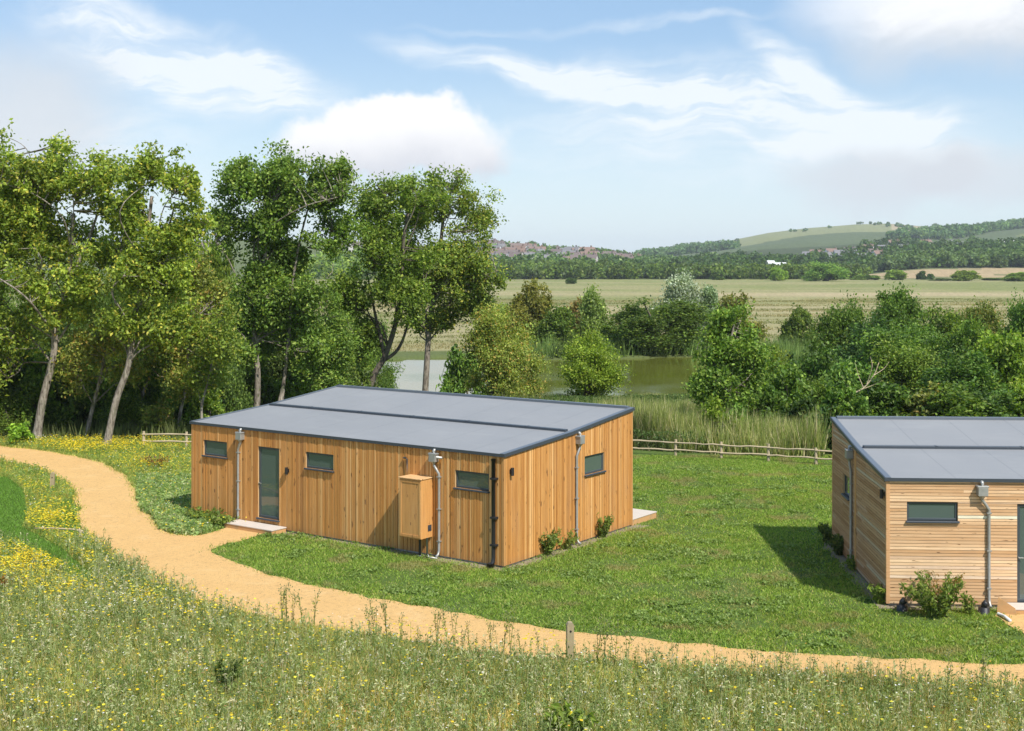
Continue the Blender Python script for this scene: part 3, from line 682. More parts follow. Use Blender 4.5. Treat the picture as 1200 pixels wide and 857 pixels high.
# pale stony soil strip round the lodge walls
def fsoil(g, b):
    geo = g.n('ShaderNodeNewGeometry').outputs['Position']; n1 = g.noise(geo, 16, 5, .7); n2 = g.noise(geo, 1.5, 3)
    g.put(b.inputs['Base Color'], g.mix(n1, (.16, .125, .08), g.mix(n2, (.36, .31, .23), (.26, .20, .13)))); b.inputs['Roughness'].default_value = .95
M_soil = pmat('stony_soil', fsoil)
for A0, u_, n0, l_ in ((pA, uA, nA, LB1), (pE, uE, nE, LB1)):
    cs = []
    for (a, b), (c_, d_) in (((-.3, -.28), (l_+.3, -.28)), ((l_+.3, -.28), (l_+.3, DB+.3)), ((l_+.3, DB+.3), (-.3, DB+.3)), ((-.3, DB+.3), (-.3, -.28))):
        for t in np.linspace(0, 1, 16, endpoint=False): cs.append(A0+u_*(a+(c_-a)*t+rng.normal()*.05)+n0*(b+(d_-b)*t+rng.normal()*.05))
    flat('ground', np.array(cs), .006, M_soil)
# short posts
def short_post(px, py, h_, label, lean=0):
    q = P(px, py); r_ = empty('wooden_post', (q[0], q[1], 0), .3); tag(r_, label, 'post'); r_.rotation_euler = (0, R(lean), R(8))
    m_ = MB(); s = .068
    prof = [(-s, 0), (s, 0), (s, h_-.05), (s*.6, h_-.01), (0, h_), (-s*.6, h_-.01), (-s, h_-.05)]
    v = [(a, -s, b) for a, b in prof]+[(a, s, b) for a, b in prof]; n_ = 7
    m_.add(v, [(i, (i+1) % n_, (i+1) % n_+n_, i+n_) for i in range(n_)][:]); m_.add(v, [(0, 1, 2, 6), (6, 2, 3, 5), (13, 9, 8, 7), (12, 10, 9, 13)]); m_.add(v, [(5, 3, 4), (11, 10, 12)], tri=True)
    m_.build('shaft', M_post, r_)
    hm = MB(); hm.tube([(0, -s-.004, h_-.17), (0, -s+.02, h_-.17)], .022, 12); hm.build('hole', M_dark, r_)
short_post(668, 777, .80, 'short weathered wooden post with a drilled hole on the near path edge', 0)
short_post(61, 575, .62, 'short grey wooden post on the inside of the left path bend', 2)
# fallen stick on the flower bank
m_ = MB(); a = P(40, 624); b = P(98, 628.5)
m_.tube([(*a[:2], .12), (*(a*.6+b*.4)[:2], .16), (*(a*.2+b*.8)[:2], .17), (*b[:2], .13)], [.018, .024, .028, .03], 7); m_.tube([(*(b-[.12, .0, 0])[:2], .2), (*(b+[.12, -.5, 0])[:2], .05)], .03, 7)
tag(m_.build('fallen_branch', M_rail, None, True), 'pale bare stick lying across the yellow flowers inside the path bend', 'branch')

# fence along the lodge plot
fb = [(40, 522), (120, 523), (225, 524.5), (420, 527), (740, 531.5), (800, 535), (900, 540.5), (960, 544.5), (1100, 553), (1220, 561)]
fl = np.array([P(a, b)[:2] for a, b in fb]); s_ = np.r_[0, np.cumsum(np.hypot(*np.diff(fl, axis=0).T))]
anchor = np.interp(P(791.6, 534.5)[0], fl[:, 0], s_); stp = 1.87
ts = np.arange(anchor-stp*int(anchor/stp), s_[-1], stp)
fx, fy = np.interp(ts, s_, fl[:, 0]), np.interp(ts, s_, fl[:, 1])
def fence_run(lo, hi, label):
    ids = [k for k in range(len(ts)) if lo <= k < hi]; r_ = empty('post_and_rail_fence', (fx[ids[0]], fy[ids[0]], 0)); tag(r_, label, 'fence', 'low cleft rail fence')
    o0 = np.array([fx[ids[0]], fy[ids[0]], 0])
    for k in ids:
        p = MB(); x, y = fx[k]-o0[0], fy[k]-o0[1]; l = random.uniform(-.02, .02); hh = random.uniform(.60, .68)
        p.tube([(x, y, -.05), (x+l/2, y, hh*.5), (x+l, y, hh)], [.062, .058, .054], 8); p.build('post', M_rail, r_)
    for k in ids[:-1]:
        for z in (.24, .54):
            p = MB(); a = np.array([fx[k]-.05, fy[k], 0])-o0; b = np.array([fx[k+1]+.05, fy[k+1], 0])-o0; n_ = 6
            pts = [a*(1-t)+b*t+np.array([0, -.045, z+random.uniform(-.022, .022)]) for t in np.linspace(0, 1, n_)]
            p.tube(pts, [random.uniform(.026, .04) for _ in range(n_)], 7); p.build('rail', M_rail, r_)
    return r_
nl = int(np.searchsorted(fx, X_at(330, 54)))
fence_run(int(np.searchsorted(fx, X_at(150, 55))), nl, 'low two rail wooden fence half hidden below the trees left of the lodge')
fence_run(nl+4, len(ts), 'low two rail cleft wooden fence between the lawn and the reeds')

# ------------------------------------------------------------------ foliage builders
def leaf_quads(cen, size, up=.25, asp=.62, droop=0.0):
    n_ = len(cen); d = rng.normal(size=(n_, 3)); d[:, 2] -= droop; d /= np.linalg.norm(d, axis=1)[:, None]
    nn = rng.normal(size=(n_, 3)); nn[:, 2] = np.abs(nn[:, 2])+up; s = np.cross(d, nn); s /= np.linalg.norm(s, axis=1)[:, None]+1e-9
    L_ = (size*(.65+.7*rng.random(n_)))[:, None] if np.isscalar(size) else (size*(.65+.7*rng.random(n_)))[:, None]
    W_ = L_*asp*.5; k = np.cross(s, d)*L_*.12
    v = np.stack([cen-d*L_*.5, cen+s*W_+k, cen+d*L_*.5, cen-s*W_+k], 1).reshape(-1, 3)
    return v, np.arange(n_*4).reshape(-1, 4)
PAL = {  # leaf colours
 'ash': [(.095, .14, .026), (.13, .17, .03), (.06, .095, .02), (.19, .19, .035)],
 'ashy': [(.11, .155, .024), (.155, .20, .032), (.07, .11, .02), (.26, .25, .045)],
 'green': [(.07, .12, .022), (.11, .165, .03), (.045, .08, .017), (.14, .18, .04)],
 'bright': [(.12, .20, .025), (.17, .26, .035), (.08, .14, .022), (.21, .27, .05)],
 'dark': [(.035, .065, .018), (.055, .09, .022), (.025, .045, .013), (.075, .11, .03)],
 'olive': [(.11, .14, .028), (.155, .17, .036), (.08, .105, .024), (.22, .16, .045)],
 'gold': [(.16, .165, .03), (.20, .19, .04), (.12, .14, .028), (.16, .18, .035)],
 'silver': [(.22, .26, .20), (.34, .38, .31), (.14, .18, .12), (.42, .45, .38)],
 'brown': [(.12, .11, .045), (.16, .14, .05), (.09, .10, .035), (.2, .16, .07)],
 'conif': [(.10, .15, .045), (.14, .20, .055), (.075, .12, .035), (.17, .22, .07)],
}
def leafcols(n_, pal, clump=None):
    p = np.array(PAL[pal])*2.15*np.array([1.05, 1, .9]); w_ = [.38, .30, .22, .10]; idx = rng.choice(4, n_, p=w_); c = p[idx]*(.8+.4*rng.random((n_, 1)))
    if clump is not None: c = c*clump[:, None]
    return np.repeat(c, 4, 0)
def crown_mesh(lobes, nclump, per, size, pal, rclump=.5, surf=.55, up=.25, origin=(0, 0, 0), sub=5, spiky=True):
    """lobes: (x,y,z,rx,ry,rz) ellipsoids; returns verts, faces, colours and clump centres"""
    lb = np.array(lobes, float)
    if sub:
        o = []
        for l in lb:
            for _ in range(sub):
                d_ = rng.normal(size=3); d_ /= np.linalg.norm(d_); t_ = rng.uniform(.45, .85); f_ = rng.uniform(.32, .56); o.append([*(l[:3]+d_*t_*l[3:6]), l[3]*f_, l[4]*f_, l[5]*f_*.95])
            for _ in range(2 if spiky else 0):
                a_ = rng.uniform(-1, 1, 2); o.append([l[0]+a_[0]*l[3]*.8, l[1]+a_[1]*l[4]*.8, l[2]+l[5]*rng.uniform(.85, 1.25), l[3]*.16, l[4]*.16, l[5]*.22])
        lb = np.array(o)
    vol = lb[:, 3]*lb[:, 5]*np.sqrt(lb[:, 4]); k = rng.choice(len(lb), nclump, p=vol/vol.sum())
    d = rng.normal(size=(nclump, 3)); d /= np.linalg.norm(d, axis=1)[:, None]; r_ = (surf+(1-surf)*rng.random(nclump))
    r_ = np.where(rng.random(nclump) < .3, rng.random(nclump)*.8, r_)
    cen = lb[k, :3]+d*lb[k, 3:6]*r_[:, None]
    q = np.repeat(np.arange(nclump), per); rad = rclump*(.5+rng.random(nclump)*.9)
    off = rng.normal(size=(len(q), 3))*np.array([1, 1, .9])*.5; pts = cen[q]+off*rad[q][:, None]
    v, f = leaf_quads(pts, size, up); tint = (.70+.6*rng.random(nclump))[q]
    return v, f, leafcols(len(pts), pal, tint), cen
def limbs(mb, trunk, trad, cen, nmain=8, r0=.4, twig=True, start=.35, tw=.012):
    """grow main limbs from the trunk towards spread-out clump centres and thin twigs to the other clumps"""
    trunk = np.array(trunk, float); L_ = np.r_[0, np.cumsum(np.linalg.norm(np.diff(trunk, axis=0), axis=1))]; tot = L_[-1]
    at_ = lambda s: np.array([np.interp(s*tot, L_, trunk[:, k]) for k in range(3)])
    sel = [int(np.argmax(cen[:, 2]))]
    for _ in range(nmain-1):
        dm = np.min(np.linalg.norm(cen[:, None]-cen[sel][None], axis=2), axis=1); sel.append(int(np.argmax(dm)))
    nodes = []
    zt = trunk[-1, 2]; z0 = trunk[0, 2]
    for i_ in sel:
        e = cen[i_]; s = np.clip(.9*(e[2]-z0)/(zt-z0+1e-6)-.25+rng.uniform(-.08, .08), start, .98); a = at_(s); d = np.linalg.norm(e-a)
        m1 = a+(e-a)*.35+np.array([rng.normal()*.12*d, rng.normal()*.12*d, d*.10]); m2 = a+(e-a)*.7+np.array([rng.normal()*.09*d, rng.normal()*.09*d, d*.10])
        pts = catmull([a, m1, m2, e], 5); ra = np.interp(s, [0, 1], [trad[0], trad[1]])*r0*rng.uniform(.7, 1.1)
        mb.tube(pts, np.linspace(ra, ra*.18+.008, len(pts)), 6, caps=False); nodes.append(pts)
    nodes = np.vstack(nodes)
    if twig:
        for c in cen:
            dd = np.linalg.norm(nodes-c, axis=1)+np.where(nodes[:, 2] > c[2]+.2, 1.0, 0); n_ = nodes[int(np.argmin(dd))]; d = np.linalg.norm(c-n_)
            if d < .25: continue
            mid = (n_+c)/2+np.array([rng.normal()*.1*d, rng.normal()*.1*d, -.04*d]); mb.tube(np.array([n_, mid, c]), [tw+.012*min(d, 3), tw+.006*min(d, 3), tw*.5], 4, caps=False)
def tree(name, label, cat, group, Y, trunk_px, trad, lobes_px, nclump, per, size, pal, rclump=.5, nmain=9, bark=None, yspread=.85, forks=(), r0=.36, surf=.55, tint=(1, 1, 1), start=.35, origin_z=None):
    bx, by = X_at(trunk_px[0][0], Y), Y; bz = float(ground_z(bx, by)[0])
    root = empty(name, (bx, by, bz)); tag(root, label, cat, group)
    def W(px, py, dy=0): return np.array([X_at(px, Y+dy)-bx, dy, Z_at(py, Y+dy)-bz])
    tp = np.array([W(p[0], p[1], p[2] if len(p) > 2 else 0) for p in trunk_px]); tp[0, 2] = -.15
    trad *= .80
    m_ = MB(); t = catmull(tp, 5); m_.tube(t, np.linspace(trad, trad*.45, len(t))*np.r_[1.35, 1.12, np.ones(len(t)-2)], 10)
    for fk in forks:
        q = catmull(np.array([W(p[0], p[1], p[2] if len(p) > 2 else 0) for p in fk]), 5); m_.tube(q, np.linspace(trad*.6, trad*.22, len(q)), 8)
    k = Y/F; lb = []
    for (px, py, rx, ry, *dy) in lobes_px:
        dy = dy[0] if dy else rng.uniform(-1, 1)*.6; c = W(px, py, dy); lb.append((*c, rx*k, max(rx, ry)*k*yspread, ry*k))
    v, f, c, cen = crown_mesh(lb, int(nclump*1.6), int(per*.85), size*.88, pal, rclump*.95, surf, sub=8)
    limbs(m_, t, (trad, trad*.45), cen, nmain, r0, start=start)
    m_.build('trunk', bark or M_bark, root, True)
    cr = npmesh('crown', v, f, M_leaf, root, c); cr.color = (*tint, 1)
    return root

# ------------------------------------------------------------------ the big trees at the left and behind the lodge
WG = 'tall trees around the pond bank'
tree('ash_tree', 'tallest tree at the left edge, broad yellow flecked crown over a leaning pale trunk', 'tree', WG, 57.5,
     [(42, 519), (50, 470), (62, 420), (66, 380), (78, 335), (84, 290), (86, 250)], .24,
     [(20, 215, 55, 45), (75, 205, 60, 38), (120, 225, 38, 40), (30, 290, 60, 60), (95, 285, 55, 45), (-20, 260, 60, 80), (60, 345, 50, 40), (-25, 360, 50, 50), (135, 265, 22, 30), (20, 400, 44, 30), (95, 345, 36, 40), (-20, 420, 40, 40)], 480, 90, .20, 'ashy', .52, 13,
     forks=[[(66, 380), (52, 330), (36, 280), (25, 230)], [(76, 340), (100, 290), (118, 240)]])
tree('ash_tree', 'slim leaning tree second from left with sparse crown and sky gaps beneath it', 'tree', WG, 55.5,
     [(124, 520), (136, 470), (150, 430), (158, 380), (165, 330), (172, 280), (178, 230)], .20,
     [(178, 205, 34, 24), (215, 225, 30, 30), (165, 250, 28, 34), (200, 270, 36, 26), (165, 320, 40, 30), (205, 330, 34, 34), (232, 262, 22, 20), (150, 370, 35, 28), (195, 375, 30, 28)], 230, 85, .20, 'ashy', .48, 10, forks=[[(160, 370), (188, 300), (205, 240)]])
tree('ash_tree', 'dense green tree behind the left end of the lodge with two pale stems', 'tree', WG, 68,
     [(300, 486), (302, 440), (298, 390), (305, 340), (312, 280), (310, 230)], .22,
     [(300, 225, 45, 32), (345, 215, 45, 32), (385, 222, 30, 34), (280, 270, 38, 40), (330, 275, 55, 45), (385, 275, 34, 38), (290, 335, 40, 40), (350, 340, 48, 40), (268, 240, 22, 26), (404, 198, 9, 14), (320, 390, 55, 34), (370, 400, 34, 40), (275, 420, 28, 34)], 500, 90, .22, 'green', .56, 13,
     forks=[[(330, 470), (338, 400), (342, 340), (352, 280), (365, 230)], [(325, 486), (327, 470), (334, 440)]])
tree('ash_tree', 'spreading tree over the pond with a dark twisting forked trunk', 'tree', WG, 74,
     [(430, 477), (436, 445), (450, 420), (462, 385), (470, 340), (472, 290), (478, 250)], .24,
     [(450, 235, 36, 26), (480, 225, 40, 22), (440, 290, 30, 34), (475, 290, 44, 40), (430, 345, 34, 30), (470, 350, 40, 30), (410, 400, 34, 34), (440, 250, 28, 30), (395, 340, 24, 26)], 300, 80, .21, 'green', .52, 11, bark=M_bark2,
     forks=[[(446, 425), (466, 410), (478, 380), (490, 330)], [(450, 415), (440, 370), (430, 320)]], tint=(1.1, 1.05, .9))
tree('ash_tree', 'rounded airy tree with a straight trunk rising in front of the pond', 'tree', WG, 78,
     [(497, 470), (500, 430), (503, 385), (510, 340), (515, 300), (520, 250)], .25,
     [(530, 235, 42, 24), (500, 250, 36, 32), (555, 262, 30, 30), (520, 300, 55, 40), (565, 310, 26, 34), (490, 325, 30, 30), (545, 355, 38, 32), (505, 370, 30, 22), (580, 335, 14, 20), (475, 285, 26, 26), (575, 285, 18, 22), (530, 330, 40, 30)], 340, 80, .21, 'ash', .54, 12,
     forks=[[(503, 385), (530, 350), (550, 300)], [(503, 380), (490, 340), (488, 290)]])
# slender understorey trees
for (nm, lab, Y, tr, rad, lo, nc, pal) in [
  ('sapling_tree', 'thin tree with a mossy curved trunk between the two leaning ash trees', 58.5, [(100, 517), (108, 480), (118, 440), (124, 400)], .14, [(120, 395, 36, 34), (100, 430, 30, 28), (140, 425, 26, 26)], 80, 'olive'),
  ('sapling_tree', 'pale stemmed slender tree with light yellow green leaves left of the lodge', 60, [(206, 517), (212, 480), (220, 440), (218, 390)], .12, [(225, 350, 36, 40), (240, 400, 32, 36), (200, 410, 34, 30), (222, 445, 30, 25)], 130, 'olive'),
  ('sapling_tree', 'small leaning tree with bare pale twigs just left of the lodge roof', 57.6, [(240, 519), (236, 480), (243, 450), (252, 410)], .09, [(255, 400, 24, 32), (240, 440, 24, 24)], 60, 'ash'),
  ('sapling_tree', 'thin dark stemmed tree growing behind the left end of the fence', 62, [(158, 512), (165, 470), (178, 430), (186, 380)], .11, [(188, 380, 30, 36), (165, 420, 30, 30)], 80, 'green'),
  ('sapling_tree', 'slim young tree with fresh leaves right behind the lodge seam', 70, [(388, 480), (385, 440), (380, 400)], .10, [(385, 395, 30, 40), (375, 440, 26, 26), (400, 430, 22, 30)], 110, 'green')]:
    tree(nm, lab, 'tree', 'slender trees under the tall ones', Y, tr, rad, lo, nc, 80, .17, pal, .55, 6)

# ------------------------------------------------------------------ bush meshes, reused
def bush_root(name, seedpal, nclump, per, size, lobes, stem=.05, rclump=.16, nst=6, surf=.5):
    """unit sized bush: width about 1, height about 1"""
    root = empty(name, (0, 0, 0)); v, f, c, cen = crown_mesh(lobes, nclump, per, size, seedpal, rclump, surf, .3, sub=4)
    keep = v.reshape(-1, 4, 3)[:, :, 2].min(1) > 0.0; v = v.reshape(-1, 4, 3)[keep].reshape(-1, 3); c = c.reshape(-1, 4, 3)[keep].reshape(-1, 3); f = np.arange(len(v)).reshape(-1, 4)
    m_ = MB()
    for k in range(nst):
        e = cen[rng.integers(len(cen))]; b = np.array([rng.normal()*.03, rng.normal()*.03, -.04]); mid = b+(e-b)*.5+np.array([0, 0, .08]); m_.tube(catmull([b, mid, e], 4), np.linspace(stem*.6, stem*.12, 9), 5, caps=False)
    m_.build('stem', M_bark2, root, True); npmesh('crown', v, f, M_leaf, root, c)
    return root
def rl(n_, rx, z0, z1, top=.26, seed=0):
    r2 = np.random.default_rng(seed); o = []
    for k in range(n_):
        t = (k+.5)/n_; z = z0+(z1-z0)*t; a = r2.random()*2*pi; d = rx*(1.15-.8*t**1.5)*r2.random()**.4; r_ = top*(.45+.8*r2.random())
        o.append((cos(a)*d, sin(a)*d, min(z, 1-r_*.9), r_, r_, r_*(.7+.4*r2.random())))
    return o
protos = {}
def proto(kind):
    if kind in protos: return protos[kind]
    if kind.startswith('round'): p = (rl(13, .38, .16, .86, .24, int(kind[-1])+3), 190, 80)
    elif kind.startswith('cone'): p = ([(0, 0, .15+.1*k, .30-.027*k, .30-.027*k, .12) for k in range(8)]+[(.08, 0, .7, .1, .1, .1)], 110, 70)
    elif kind.startswith('low'): p = (rl(11, .42, .10, .75, .26, int(kind[-1])+40), 150, 80)
    elif kind.startswith('tall'): p = (rl(14, .30, .16, .92, .22, int(kind[-1])+60), 190, 80)
    protos[kind] = p; return p
_src = {}
def bush(name, label, cat, group, px, py_base, Y, wpx, hpx, kind, pal, tint=(1, 1, 1), leaf=.17, z=None, dx=0):
    """placed at the column px at distance Y, wpx by hpx photo pixels large; real geometry at its real distance"""
    if Y < 150: wpx *= 1.14
    x = X_at(px, Y); gz_ = float(ground_z(x, Y)[0]) if z is None else z
    w_ = wpx*Y/F; h_ = hpx*Y/F
    key = (kind, pal, name, round(math.log(max(w_, .3))*2.0))
    if key not in _src:
        lb, nc, per = proto(kind); s = max(w_, h_)
        L_ = leaf/s; dens = min(1.7, max(.35, (s/4.5)**1.1))
        r_ = bush_root(name, pal, int(nc*min(1.4, dens)), int(per*min(1.5, dens)), L_, lb, .05, .12+.02*rng.random()); _src[key] = r_; new = r_
    else:
        s0 = _src[key]; new = s0.copy(); C.objects.link(new)
        for ch in s0.children:
            d = ch.copy(); C.objects.link(d); d.parent = new
    new.location = (x, Y, gz_-.02); new.scale = (w_, w_*random.uniform(.8, 1.0), h_); new.rotation_euler = (0, 0, random.uniform(0, 2*pi))
    for k in [k for k in ('label', 'category', 'group') if k in new]: del new[k]
    tag(new, label, cat, group)
    for ch in new.children:
        if ch.name.startswith('crown'): ch.color = (*tint, 1)
    return new
BG = 'bushes and small trees by the pond'
def hp(py_top, Y, px):                              # pixel height of something standing at Y that reaches row py_top
    x = X_at(px, Y); z = float(ground_z(x, Y)[0]); return HZ+F*(H-z)/Y-py_top
def B(name, label, px, top, Y, w_, kind, pal, tint=(1, 1, 1), leaf=.17, cat='tree', grp=BG):
    q_ = random.uniform(.68, 1.12); h2 = random.uniform(-.1, .12); tint = (tint[0]*q_*(1+h2), tint[1]*q_, tint[2]*q_*(1-h2))
    return bush(name, label, cat, grp, px, 0, Y, w_, hp(top, Y, px), kind, pal, tint, leaf)
# near bank and in front of the pond
B('alder_tree', 'broad olive and orange tinged tree touching the back of the lodge roof', 585, 366, 76, 112, 'round0', 'olive')
B('alder_tree', 'round bright green tree standing in front of the pond with dry stalks at its foot', 684, 384, 82, 92, 'round1', 'bright', (.85, .85, .85))
tree('alder_tree', 'leafy green tree with a pale trunk right of the pond by the fence', 'tree', BG, 58, [(855, 520), (853, 480), (857, 440), (856, 405), (860, 380)], .12,
     [(855, 385, 26, 22), (838, 410, 26, 24), (876, 412, 26, 24), (850, 440, 34, 26), (880, 450, 22, 24), (832, 462, 18, 22), (862, 480, 20, 16)], 170, 75, .19, 'green', .42, 8, tint=(1.0, 1.05, .95))
B('shrub', 'bright green shrub behind the fence at the foot of the pale trunked tree', 838, 466, 55, 44, 'round2', 'bright', (.8, .85, .8), cat='shrub')
B('shrub', 'yellow green shrub right of the pale trunked tree at the pond edge', 905, 400, 74, 60, 'low0', 'green', (1.2, 1.15, 1), cat='shrub')
# far bank
far = [('hawthorn_tree', 'golden leaved tree leftmost beyond the pond', 620, 341, 138, 52, 'tall1', 'gold', (.85, .85, .85)),
 ('hawthorn_tree', 'small grey green tree left of the golden tree beyond the pond', 588, 362, 140, 50, 'round0', 'green', (1.3, 1.2, 1.2)),
 ('hawthorn_tree', 'dark green tree right of the golden tree beyond the pond', 652, 362, 134, 44, 'round1', 'green'),
 ('hawthorn_tree', 'brownish tree between the dark green and the cone shaped trees', 672, 355, 142, 40, 'round2', 'brown'),
 ('poplar_tree', 'cone shaped light green tree beyond the pond', 694, 338, 135, 52, 'cone0', 'conif'),
 ('hawthorn_tree', 'low bushy tree right of the cone shaped tree', 718, 382, 133, 50, 'low1', 'green'),
 ('willow_tree', 'large dark rounded tree hanging over the far edge of the pond', 772, 352, 128, 105, 'round0', 'green', (.8, .85, .85)),
 ('willow_tree', 'silver leaved willow rising behind the large dark tree', 800, 326, 138, 62, 'tall1', 'silver', (.85, .9, .9)),
 ('willow_tree', 'smaller silver green willow between the silver willow and the brown topped tree', 828, 338, 140, 38, 'tall0', 'silver', (.6, .68, .5)),
 ('hawthorn_tree', 'brown topped tree behind the pale trunked tree at the pond', 862, 350, 136, 55, 'round2', 'brown', (1, 1.1, .9)),
 ('hawthorn_tree', 'small round tree standing alone at the near edge of the dry field', 938, 362, 132, 34, 'round1', 'green'),
 ('hawthorn_tree', 'bushy green shrub at the left foot of the large dark tree', 735, 398, 127, 46, 'low0', 'green', (1.2, 1.2, 1))]
for f_ in far: B(*f_[:7], f_[7], *(f_[8:] or ()), leaf=.33)
# right hand thicket behind lodge two
thick = [(985, 358, 92, 70, 'round1', 'green', 'dark topped tree at the left end of the thicket behind the right lodge'),
 (1052, 344, 100, 78, 'round0', 'green', 'highest round tree in the thicket behind the right lodge'),
 (1012, 372, 86, 84, 'round2', 'dark', 'dark tree below the highest tree of the thicket'),
 (1105, 372, 88, 80, 'tall1', 'green', 'green tree right of the highest tree of the thicket'),
 (1160, 360, 98, 62, 'tall0', 'olive', 'yellow green feathery tree near the right edge of the thicket'),
 (1206, 352, 92, 60, 'round1', 'green', 'tall green tree cut off by the right edge'),
 (965, 405, 70, 60, 'low1', 'green', 'low green bush at the left foot of the thicket'),
 (1060, 405, 72, 90, 'round1', 'green', 'broad green bush directly behind the left corner of the right lodge roof'),
 (1130, 415, 68, 90, 'round2', 'green', 'rounded green bush behind the middle of the right lodge roof'),
 (1185, 395, 70, 76, 'round0', 'bright', 'bright yellow green bush behind the right lodge at the right edge'),
 (1000, 430, 62, 66, 'round0', 'green', 'shady green bush beside the bare dead branch'),
 (1095, 440, 60, 80, 'low0', 'olive', 'low olive bush just above the roof of the right lodge'),
 (1150, 448, 59, 80, 'low1', 'green', 'low dense bush just above the right part of the right lodge roof'),
 (925, 420, 76, 46, 'low1', 'dark', 'dark low bush in the shade left of the thicket'),
 (900, 440, 70, 60, 'low0', 'dark', 'dark shaded bush behind the reeds left of the thicket')]
thick += [(868, 470, 55.5, 40, 'low0', 'green', 'low shrub behind the fence at the right foot of the pale trunked tree'),
 (925, 432, 60, 56, 'round0', 'green', 'rounded shrub behind the right half of the rail fence'),
 (960, 478, 53.5, 44, 'low1', 'dark', 'dark low shrub at the fence beside the right lodge'),
 (985, 440, 58, 60, 'round1', 'green', 'bushy shrub rising behind the left corner of the right lodge'),
 (905, 448, 58, 54, 'low1', 'green', 'wide green shrub just behind the right part of the rail fence'),
 (945, 462, 57, 50, 'round2', 'dark', 'dark rounded shrub behind the fence near the right lodge'),
 (880, 415, 66, 50, 'round0', 'green', 'upright green shrub right behind the pale trunked tree'),
 (1115, 455, 58, 70, 'round1', 'green', 'green shrub close behind the roof of the right lodge'),
 (1030, 392, 78, 90, 'tall0', 'green', 'mid green tree between the highest tree and the dead branch'),
 (955, 440, 64, 56, 'low0', 'green', 'leafy bush just left of the bare dead branch'),
 (1085, 385, 80, 80, 'round1', 'green', 'full green tree right below the highest tree of the thicket'),
 (1135, 385, 78, 70, 'tall1', 'green', 'bushy tree left of the feathery yellow green tree'),
 (1040, 440, 59, 70, 'low1', 'green', 'low bush above the left part of the right lodge roof'),
 (1200, 440, 60, 70, 'low0', 'bright', 'low bright bush above the right lodge roof at the right edge'),
 (880, 392, 84, 60, 'round2', 'green', 'green bush behind the pale trunked tree'),
 (930, 470, 60, 50, 'low0', 'dark', 'low dark bush in the reeds left of the thicket')]
for px, top, Y, w_, kd, pal, lab in thick:
    t_ = {'green': (.82, .88, .82), 'dark': (1.0, 1.1, 1.0), 'olive': (1, 1, 1), 'bright': (.9, .9, .9)}[pal]
    B('hazel_tree' if Y > 66 else 'shrub', lab, px, top, Y, w_, kd, pal, t_, .23, 'tree' if Y > 66 else 'shrub', 'thicket behind the right lodge')
# bare dead branch
db = MB(); Y = 58; o0 = np.array([X_at(987, Y), Y, float(ground_z(X_at(987, Y), Y)[0])])
def wp(px, py, dy=0): return np.array([X_at(px, Y+dy), Y+dy, Z_at(py, Y+dy)])-o0
main = catmull([wp(982, 520), wp(988, 478), (wp(1000, 462)), wp(1012, 455), wp(1024, 440), wp(1030, 425)], 5); db.tube(main, np.linspace(.06, .015, len(main)), 7)
for l in ([(1012, 455), (1006, 440), (1002, 425)], [(1016, 450), (1022, 430), (1020, 418)], [(1000, 462), (990, 448), (985, 436)], [(1024, 440), (1036, 432), (1042, 424)], [(1008, 457), (1022, 452), (1034, 446)]):
    q = catmull([wp(a, b, rng.uniform(-.3, .3)) for a, b in l], 4); db.tube(q, np.linspace(.02, .006, len(q)), 5)
o = db.build('dead_branch', M_rail, None, True); o.location = o0; tag(o, 'bare pale dead branch rising beside the left corner of the right lodge roof', 'branch')
